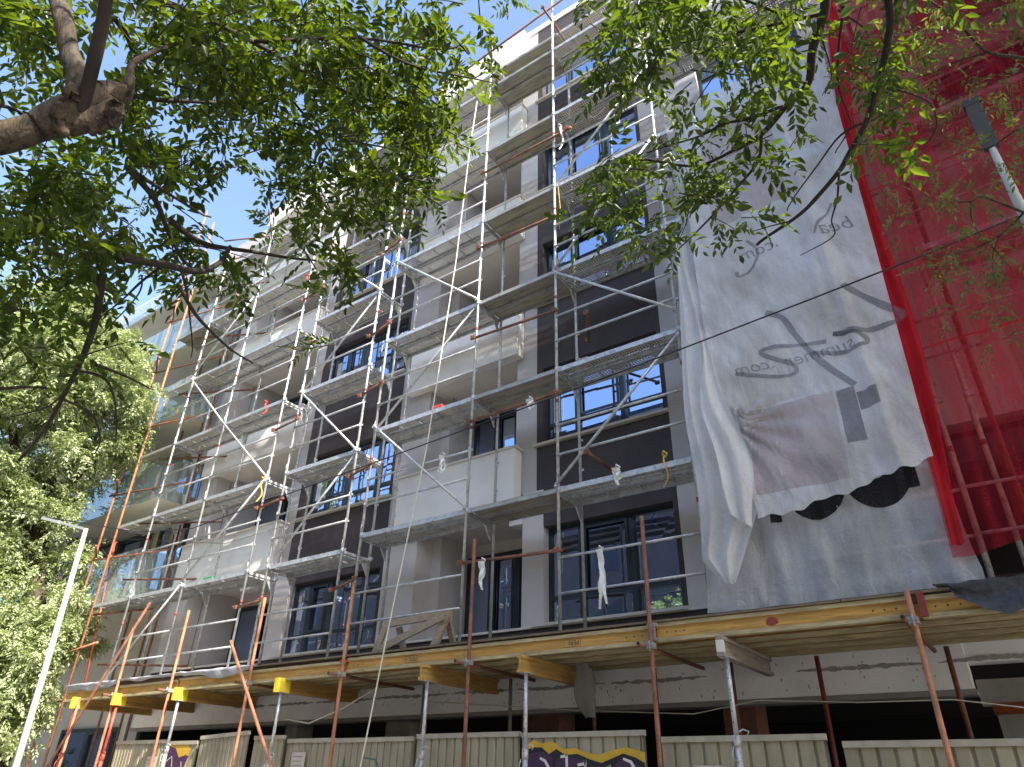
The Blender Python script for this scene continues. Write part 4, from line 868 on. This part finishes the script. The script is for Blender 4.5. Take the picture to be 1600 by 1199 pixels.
# ================================================================== LAMPS
LP = thing('street_lamp', (-11.55, 5.0, 0), 'pale slender street lamp with a flat arm in front of the bright tree at left', 'street lamp', 'street lamps')
w = MB(); w.tube([(-11.72, 5.0, 0), (-11.95, 5.0, 3.0), (-12.16, 5.0, 5.14)], [.056, .043, .033], 14); w.build('pole', 'lamp', LP)
w = MB(); w.bar((-12.13, 5.0, 5.14), (-13.2, 4.98, 5.45), .05, .04); w.build('arm', 'lamp', LP)
w = MB(); w.bar((-13.15, 4.98, 5.435), (-13.85, 4.96, 5.63), .11, .045); w.build('lamp_head', 'lamp', LP)
w = MB(); w.tube([(-12.05, 4.93, 4.55), (-12.3, 4.9, 4.6), (-12.35, 4.9, 4.4), (-12.1, 4.93, 4.35), (-12.3, 4.9, 4.5), (-12.5, 4.9, 4.42), (-12.2, 4.9, 4.3)], .012, 6); w.build('cable_coil', 'cable', LP)
RP = thing('street_lamp', (1.15, 5.0, 0), 'grey street lamp at upper right in front of the red net', 'street lamp', 'street lamps')
a, b, c = onY(1517, 160, 5.0), onY(1550, 232, 5.0), onY(1600, 335, 5.0)
w = MB(); w.bar(a, b, .10, .05, up=(0, 1, 0)); w.build('lamp_head', 'lamp2', RP)
d = (c-b).normalized()
w = MB(); w.tube([b-d*.03, c, c+d*.5, (1.15, 5.0, 3.5), (1.15, 5.0, 0)], [.022, .035, .045, .06, .08], 12); w.build('pole', 'lamp', RP)
w = MB(); q = a-(b-a).normalized()*.012; w.bar(q, a+(b-a).normalized()*.05, .12, .055, up=(0, 1, 0)); w.build('end_cap', 'black', RP)

# ================================================================== TREES
def leaves_mesh(name, base, axis, side, size, count, mt, parent, seed=0, droop=.35, aspect=.42, nl=9):
    """base, axis, side: (n,3) arrays of compound leaves; each gets nl leaflets"""
    g = np.random.default_rng(seed); n = len(base)
    V = []; F = []
    up = np.cross(side, axis)
    allv = np.zeros((n, nl, 6, 3), dtype=np.float32)
    for k in range(nl):
        t = (k//2+1)/(nl//2+1) if k < nl-1 else 1.0
        sgn = (1 if k % 2 else -1) if k < nl-1 else 0
        pos = base+axis*(size*t)[:, None]*1.0
        pos[:, 2] -= droop*size*t*t
        ang = g.uniform(.75, 1.15, n) if sgn else np.zeros(n)
        d = axis*np.cos(ang)[:, None]+side*(sgn*np.sin(ang))[:, None]
        d[:, 2] -= droop*g.uniform(.2, 1.3, n); d /= np.linalg.norm(d, axis=1)[:, None]
        ln = size*g.uniform(.28, .52, n); wd = ln*aspect*g.uniform(.65, 1.35, n)
        lat = np.cross(d, up+g.normal(0, .35, (n, 3))); lat /= np.linalg.norm(lat, axis=1)[:, None]+1e-6
        nrm = np.cross(lat, d)
        P0 = pos; P3 = pos+d*ln[:, None]
        fold = nrm*(wd*.28)[:, None]
        c1 = pos+d*(ln*.42)[:, None]
        allv[:, k, 0] = P0; allv[:, k, 1] = c1+lat*(wd*.5)[:, None]+fold; allv[:, k, 2] = P3-nrm*(ln*.08)[:, None]
        allv[:, k, 3] = c1-lat*(wd*.5)[:, None]+fold
        c2 = pos+d*(ln*.78)[:, None]
        allv[:, k, 4] = c2+lat*(wd*.28)[:, None]+fold*.4; allv[:, k, 5] = c2-lat*(wd*.28)[:, None]+fold*.4
    v = allv.reshape(-1, 3); nn = n*nl
    idx = np.arange(nn)[:, None]*6
    q1 = idx+np.array([0, 1, 4, 2]); q2 = idx+np.array([0, 2, 5, 3])
    loops = np.concatenate([q1, q2], 1).reshape(-1)
    me = bpy.data.meshes.new(name); me.vertices.add(len(v)); me.vertices.foreach_set('co', v.reshape(-1))
    me.loops.add(len(loops)); me.loops.foreach_set('vertex_index', loops.astype(np.int32))
    me.polygons.add(nn*2); me.polygons.foreach_set('loop_start', np.arange(0, nn*8, 4, dtype=np.int32)); me.polygons.foreach_set('loop_total', np.full(nn*2, 4, dtype=np.int32))
    me.update(calc_edges=True); me.validate(); me.materials.append(M[mt])
    return link(name, me, parent)
def unit(a): return a/(np.linalg.norm(a, axis=1)[:, None]+1e-9)
def spray(points, seed, per=5, tw=.30):
    """twig at each point carrying compound leaves"""
    g = np.random.default_rng(seed); B_, A_, S_, Z_ = [], [], [], []; tws = []
    for p in points:
        d = g.normal(0, 1, 3); d[2] = d[2]*.45-.25; d /= np.linalg.norm(d); p = np.array(p)
        L = tw*g.uniform(.7, 1.3); tws.append((p-d*L*.5, p+d*L*.5))
        for k in range(per):
            t = (k+.5)/per; b = p+d*L*(t-.5)
            a = d*.5+g.normal(0, .75, 3); a[2] -= .25; a /= np.linalg.norm(a)
            s = np.cross(a, np.array([0, 0, 1.])+g.normal(0, .35, 3)); s /= np.linalg.norm(s)
            B_.append(b); A_.append(a); S_.append(s); Z_.append(g.uniform(.13, .22))
    return np.array(B_), np.array(A_), np.array(S_), np.array(Z_), tws
def grid_points(rows, x0, y0, dmin, dmax, k, seed, cell=50):
    g = np.random.default_rng(seed); pts = []
    for j, row in enumerate(rows):
        for i, ch in enumerate(row):
            d = int(ch)
            if d == 0: continue
            n = 1.75*k*(-math.log(1-min(d, 9)*.102))
            n = int(n)+(1 if g.random() < n-int(n) else 0)
            for _ in range(n):
                px = x0+(i+g.random())*cell; py = y0+(j+g.random())*cell
                if N(px/30, py/30, seed) < (.03 if d < 8 else -.05): continue
                pts.append(tuple(at(px, py, g.uniform(dmin, dmax))))
    return pts
def limb(w, pts, r0, r1, n=10, wob=.02):
    P = [Vector(p) for p in pts]; out = []; rs = []
    m_ = len(P)-1
    for i in range(m_):
        p0 = P[max(i-1, 0)]; p1 = P[i]; p2 = P[i+1]; p3 = P[min(i+2, m_)]
        for k in range(6):
            t = k/6; q = .5*((2*p1)+(p2-p0)*t+(2*p0-5*p1+4*p2-p3)*t*t+(3*p1-p0-3*p2+p3)*t**3)
            f = (i+t)/m_; r = r0+(r1-r0)*f; out.append(q+Vector((N(q.x*3, q.y*3, q.z*3), N(q.y*3, q.z*3), N(q.z*3, q.x*3)))*wob); rs.append(r*(1+.12*N(q.x*9, q.y*9, q.z*9)))
    out.append(P[-1]); rs.append(r1); w.tube(out, rs, n)
# --- big left tree
T1 = thing('ash_tree', (-4.6, -.9, 0), 'large ash tree overhead at upper left, thick limb and dark leaflets', 'tree')
w = MB()
p0 = at(0, 212, 4.0)
limb(w, [(-4.6, -.9, -.1), (-4.55, -.85, 1.2), (-4.3, -.6, 2.5), at(-180, 240, 4.05), at(-60, 228, 4.0)], .2, .07, 16, .03)
limb(w, [at(-60, 228, 4.0), at(0, 219, 4.0), at(50, 204, 4.0), at(85, 192, 4.0)], .070, .066, 18, .035)
limb(w, [at(80, 194, 4.0), at(110, 180, 4.0), at(140, 168, 4.02), at(165, 155, 4.05)], .068, .092, 20, .06)
limb(w, [at(160, 157, 4.05), at(185, 147, 4.08), at(202, 138, 4.1)], .09, .022, 18, .05)
limb(w, [at(95, 200, 4.0), at(120, 160, 4.05), at(118, 120, 4.15), at(105, 85, 4.3), at(100, 30, 4.5), at(95, -60, 4.9), at(150, -250, 5.6)], .056, .04, 14, .03)
limb(w, [at(185, 150, 4.05), at(200, 130, 4.05), at(203, 118, 4.1), at(215, 95, 4.2), at(300, 60, 4.5)], .035, .008, 10, .02)
limb(w, [at(120, 195, 3.97), at(150, 190, 3.96), at(178, 172, 3.98)], .05, .045, 16, .05)
for k_ in range(14):
    q_ = at(random.uniform(90, 195), random.uniform(135, 205), 3.93); limb(w, [q_, q_+Vector((random.uniform(-.06, .06), random.uniform(-.05, .02), random.uniform(-.05, .05)))], .035, .018, 9, .03)
w.build('trunk', 'bark', T1)
w = MB(); limb(w, [at(128, 175, 3.95), at(137, 140, 3.93), at(148, 90, 3.9), at(160, 30, 3.9), at(172, -60, 3.9)], .03, .026, 12, .012); w.build('branch', 'twig', T1)
w = MB()
for pts, r in (([(200, 262), (240, 310), (262, 360), (290, 410), (305, 425)], .020), ([(180, 400), (260, 415), (310, 425), (345, 412), (360, 385), (352, 395)], .026), ([(265, 345), (310, 380), (360, 388), (430, 400), (495, 408)], .022),
               ([(158, 430), (152, 500), (135, 550), (110, 600), (75, 660), (30, 720)], .024), ([(150, 570), (200, 590), (240, 610)], .010), ([(0, 611), (50, 608), (98, 612)], .010), ([(98, 625), (140, 650), (155, 690), (148, 710)], .009),
               ([(120, 578), (165, 595), (180, 640), (182, 690)], .010), ([(280, 450), (310, 500), (350, 540), (395, 568)], .013), ([(285, 430), (295, 480), (298, 560)], .009),
               ([(230, 0), (320, 30), (400, 70), (470, 110), (560, 150), (640, 180)], .020), ([(165, 20), (195, 50), (215, 90), (260, 130), (340, 150)], .016), ([(205, 150), (300, 160), (400, 175), (520, 215), (640, 240)], .014),
               ([(200, 262), (260, 300), (330, 340)], .015), ([(300, 60), (420, 120), (530, 250), (600, 330)], .012), ([(400, 70), (560, 60), (700, 80), (735, 50)], .012), ([(560, 60), (640, 100), (770, 130)], .011), ([(0, 165), (20, 170), (50, 185)], .012), ([(520, 215), (600, 210), (700, 200)], .008),
               ([(260, 415), (225, 440), (190, 470), (150, 500)], .010), ([(220, 430), (215, 460), (165, 520), (140, 545)], .006), ([(110, 600), (70, 640), (0, 655)], .007)):
    g0 = random.uniform(4.2, 5.2) if pts[0][0] > 250 else 4.6
    w = MB(); limb(w, [at(a, b, g0+.12*i) for i, (a, b) in enumerate(pts)], r, r*.35, 7, .02); w.build('branch', 'twig', T1)

rowsL = ["8986688999966262", "8875689999999662", "5864688999999766", "2545876688999871", "4479985689878840", "6897787568788510", "7994554445478300", "8998983521322000", "9985466654400000", "8662012115200000", "7452000001000000", "5220000000000000"]
ptsL = grid_points(rowsL, 0, 0, 4.3, 6.6, 1.9, 11)
# crown continuing out of frame (left, above) and shading the scene
ptsO = grid_points(["3"*24]*5, -400, -250, 4.5, 7.0, 1.0, 12)+grid_points(["5"*8]*12, -400, 0, 4.5, 7.0, 1.0, 13)
b_, a_, s_, z_, tw = spray(ptsL, 21, 5); leaves_mesh('crown', b_, a_, s_, z_, 0, 'leaf', T1, 31)
wt = MB()
for p, q in tw: wt.tube([p, (Vector(p)+Vector(q))/2+Vector((0, 0, .01)), q], [.005, .004, .002], 4, cap=False)
wt.build('twigs', 'twig', T1, kind='stuff')
b_, a_, s_, z_, tw = spray(ptsO, 22, 5); leaves_mesh('crown', b_, a_, s_, z_*1.15, 0, 'leaf', T1, 32)
# --- right tree
T2 = thing('ash_tree', (2.6, 1.8, 0), 'ash tree with thin dark branches hanging in front of the white net', 'tree')
w = MB(); limb(w, [(2.6, 1.8, -.1), (2.55, 1.8, 2), (2.3, 1.9, 4), (1.6, 2.3, 5.6), at(1420, -120, 5.4)], .17, .07, 14, .04)
limb(w, [(2.3, 1.9, 4), (2.6, 2.4, 6), (2.2, 3.2, 8)], .1, .04, 10, .04); w.build('trunk', 'bark', T2)
w = MB()
for pts, r, d0 in (([(1420, -120), (1300, -40), (1287, 20), (1270, 80), (1262, 130), (1225, 170), (1190, 210), (1150, 235)], .038, 5.3), ([(1225, 165), (1170, 185), (1130, 195), (1090, 215), (1010, 240)], .013, 5.2), ([(1150, 235), (1090, 260), (1000, 250), (930, 262)], .012, 5.2), ([(1190, 210), (1180, 260), (1120, 330), (1060, 390)], .012, 5.2),
                   ([(1420, -120), (1388, -20), (1390, 40), (1375, 120), (1355, 190), (1325, 245), (1310, 270), (1270, 315), (1232, 348), (1182, 384)], .028, 5.3), ([(1318, 0), (1310, 100), (1312, 140), (1325, 175), (1330, 200), (1305, 240)], .010, 5.2), ([(1310, 270), (1308, 310), (1298, 345), (1300, 370), (1250, 400)], .008, 5.2),
                   ([(1355, 190), (1325, 205), (1300, 228), (1255, 290), (1230, 330)], .009, 5.1), ([(1372, 130), (1420, 145), (1455, 165), (1462, 200), (1440, 235)], .008, 5.1), ([(1283, 60), (1300, 120), (1285, 150)], .006, 5.2), ([(1232, 348), (1200, 355), (1175, 362)], .006, 5.2), ([(1310, 15), (1350, 40), (1360, 60)], .007, 5.1), ([(1290, 20), (1200, 40), (1100, 60), (980, 80)], .014, 5.4), ([(1262, 130), (1180, 120), (1080, 110)], .010, 5.3),
                   ([(1240, 30), (1120, -10), (1000, 20), (930, 60)], .012, 5.6)):
    w = MB(); limb(w, [at(a, b, d0+.05*i) for i, (a, b) in enumerate(pts)], r, r*.4, 7, .015); w.build('branch', 'twig', T2)

rowsR = ["2799988533", "6846787733", "4415775257", "0005435622", "2544555314", "5867654201", "3677423400", "0485100000"]
ptsR = grid_points(rowsR, 900, 0, 4.6, 6.0, 1.9, 14)+grid_points(["6"*16]*4, 900, -200, 4.6, 6.4, 1.0, 15)  # second grid: unseen crown above the frame, thickened for its shade
gq = np.random.default_rng(99)
for cx, cy, cz, rr_ in ((4.6, .6, 6.6, 1.9), (3.6, -1.2, 7.4, 2.0), (6.2, 1.6, 7.6, 2.0), (1.8, -.6, 8.2, 1.6), (7.2, -1.0, 6.5, 2.0), (5.4, 2.6, 5.6, 1.2)):  # unseen crown lumps added to block sky light at the lower right
    for _ in range(150):
        q_ = gq.normal(0, 1, 3); q_ = q_/np.linalg.norm(q_)*rr_*gq.uniform(.4, 1); ptsR.append((cx+q_[0], cy+q_[1], cz+q_[2]))
b_, a_, s_, z_, tw = spray(ptsR, 23, 5); leaves_mesh('crown', b_, a_, s_, z_*1.08, 0, 'leafr', T2, 33, droop=.6, aspect=.38)
wt = MB()
for p, q in tw: wt.tube([p, (Vector(p)+Vector(q))/2+Vector((0, 0, .01)), q], [.004, .003, .002], 4, cap=False)
wt.build('twigs', 'twig', T2, kind='stuff')
# --- thin tree at far right
T3 = thing('small_tree', (3.4, 4.6, 0), 'sparse small-leaved tree reaching in at the right edge over the red net', 'tree')
w = MB(); limb(w, [(3.4, 4.6, -.1), (3.3, 4.6, 3), at(1700, 60, 6.3)], .09, .05, 10, .03); limb(w, [(3.3, 4.6, 3), at(1720, 380, 6.2)], .05, .03, 8, .03); w.build('trunk', 'bark', T3)
w = MB()
for pts, r in (([(1700, 60), (1640, 95), (1600, 92), (1545, 82), (1510, 50), (1480, 20), (1430, -20)], .016), ([(1545, 82), (1500, 95), (1455, 115), (1400, 130)], .008), ([(1700, 110), (1600, 115), (1555, 120), (1500, 135)], .006), ([(1720, 380), (1600, 330), (1540, 310), (1520, 318), (1480, 320)], .010), ([(1720, 190), (1600, 200), (1530, 235), (1450, 205)], .008), ([(1600, 330), (1560, 370), (1500, 395), (1440, 400)], .008), ([(1720, 170), (1600, 172), (1530, 175)], .006), ([(1560, 370), (1550, 400), (1552, 430)], .005), ([(1520, 318), (1525, 360), (1580, 420)], .006)):
    w = MB(); limb(w, [at(a, b, 6.1) for a, b in pts], r, r*.4, 6, .02); w.build('branch', 'bark', T3)

g3 = []
rowsT = ["034642", "036532", "013233", "011122", "031134", "041134", "002533", "002544", "000434", "000233", "000011"]
for j, row in enumerate(rowsT):
    for i, ch in enumerate(row):
        for _ in range(int(ch)): g3.append(tuple(at(1300+(i+rng.random())*50, (j+rng.random())*50, rng.uniform(5.8, 6.6))))
b_, a_, s_, z_, tw = spray(g3, 25, 3, .18); leaves_mesh('crown', b_, a_, s_, z_*.62, 0, 'leafdim', T3, 34, droop=.7, aspect=.34, nl=7)
# --- sunlit tree at left
def bigtree(name, base, blobs, n, sz, mt, lab, seed, trunkpts, nl=7, per=4):
    T = thing(name, base, lab, 'tree'); g = np.random.default_rng(seed); w = MB()
    for pts, r0, r1 in trunkpts: limb(w, pts, r0, r1, 8, .06)
    w.build('trunk', 'bark', T)
    tot = sum(b[3]**2 for b in blobs); P = []
    for cx, cy, cz, r in blobs:
        k = int(n*r*r/tot); 
        # clumps on the blob surface and inside
        sub = unit(g.normal(0, 1, (max(3, int(10*r)), 3)))*r*g.uniform(.55, 1.0, (max(3, int(10*r)), 1))
        for _ in range(k):
            c = sub[g.integers(len(sub))]; q = c+g.normal(0, r*.14, 3); P.append((cx+q[0], cy+q[1], cz+q[2]*.9))
    b_, a_, s_, z_, tw = spray(P, seed+1, per, .3); leaves_mesh('crown', b_, a_, s_, z_*sz, 0, mt, T, seed+2, aspect=.5, nl=nl)
    return T
def B_(px, py, d, r): q = at(px, py, d); return (q.x, q.y, q.z, r)
blobs = [B_(150, 560, 21.30, 1.61), B_(60, 560, 22.01, 1.96), B_(120, 650, 21.30, 1.68), B_(30, 690, 22.01, 1.82), B_(-40, 600, 22.72, 1.96), B_(70, 780, 21.58, 1.40), B_(0, 820, 22.01, 1.68), B_(50, 900, 20.73, 1.33), B_(0, 960, 20.59, 1.68), B_(-70, 900, 21.30, 1.82), B_(40, 1020, 20.16, 1.26), B_(95, 980, 20.45, 0.84), B_(-10, 1080, 19.88, 1.26), B_(120, 880, 21.30, 0.70), B_(170, 640, 21.30, 0.98), B_(65, 1085, 19.88, 0.70), B_(185, 590, 21.30, 1.05), B_(195, 690, 21.30, 0.63), B_(120, 500, 22.01, 1.26), B_(185, 650, 21.02, 0.70), B_(30, 520, 22.01, 1.82)]
tb = at(40, 1100, 20.59); tb = (tb.x, tb.y, 0)
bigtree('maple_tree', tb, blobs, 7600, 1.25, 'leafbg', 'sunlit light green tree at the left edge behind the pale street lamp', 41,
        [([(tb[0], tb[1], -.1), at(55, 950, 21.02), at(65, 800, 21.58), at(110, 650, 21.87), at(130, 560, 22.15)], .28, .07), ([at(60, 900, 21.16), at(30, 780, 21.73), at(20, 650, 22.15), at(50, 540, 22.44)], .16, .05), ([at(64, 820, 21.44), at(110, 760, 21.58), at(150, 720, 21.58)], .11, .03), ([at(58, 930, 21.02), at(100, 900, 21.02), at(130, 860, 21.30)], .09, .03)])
bigtree('street_tree', (7.2, 5.4, 0), [(6.8, 5.8, 12.6, 3.2), (7.6, 5.4, 16.5, 3.0), (3.9, 6.2, 13.8, 2.3), (10.5, 5.0, 12, 3), (10, 5.0, 17.5, 3.2), (5.0, 5.8, 17.0, 2.2), (5.6, 6.0, 9.2, 2.0), (1.6, 5.6, 14.2, 1.5), (8.5, 5.6, 9.0, 2.4)], 4200, 1.9, 'leaf', 'tall unseen street tree added beyond the right edge to shade the nets', 51,  # unseen crown, placed and thickened to keep sun off the nets
        [([(7.2, 5.4, -.1), (7.2, 5.5, 6), (7.0, 5.8, 14)], .25, .1), ([(7.2, 5.5, 8), (5, 5.8, 12), (3.7, 6.1, 13.4)], .12, .04)], per=5)
# trees across the street, mirrored in the panes
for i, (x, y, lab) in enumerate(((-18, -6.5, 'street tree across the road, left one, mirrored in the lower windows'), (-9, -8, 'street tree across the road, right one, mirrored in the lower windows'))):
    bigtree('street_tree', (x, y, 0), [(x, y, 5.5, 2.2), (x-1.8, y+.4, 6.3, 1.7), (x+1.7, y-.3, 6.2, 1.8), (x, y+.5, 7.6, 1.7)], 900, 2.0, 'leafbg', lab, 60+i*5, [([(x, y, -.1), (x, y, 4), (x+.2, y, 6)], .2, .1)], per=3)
# dark far trees and house low at the left
q = at(-60, 1120, 26)
bigtree('far_tree', (q.x, q.y, 0), [(q.x, q.y, 4, 3.0), (q.x+1, q.y+3, 7, 3.2), (q.x-3, q.y+2, 5, 3.0)], 1500, 1.6, 'leaf', 'dark tree far down the street behind the sunlit one', 71, [([(q.x, q.y, -.1), (q.x, q.y, 5)], .2, .1)], per=3)
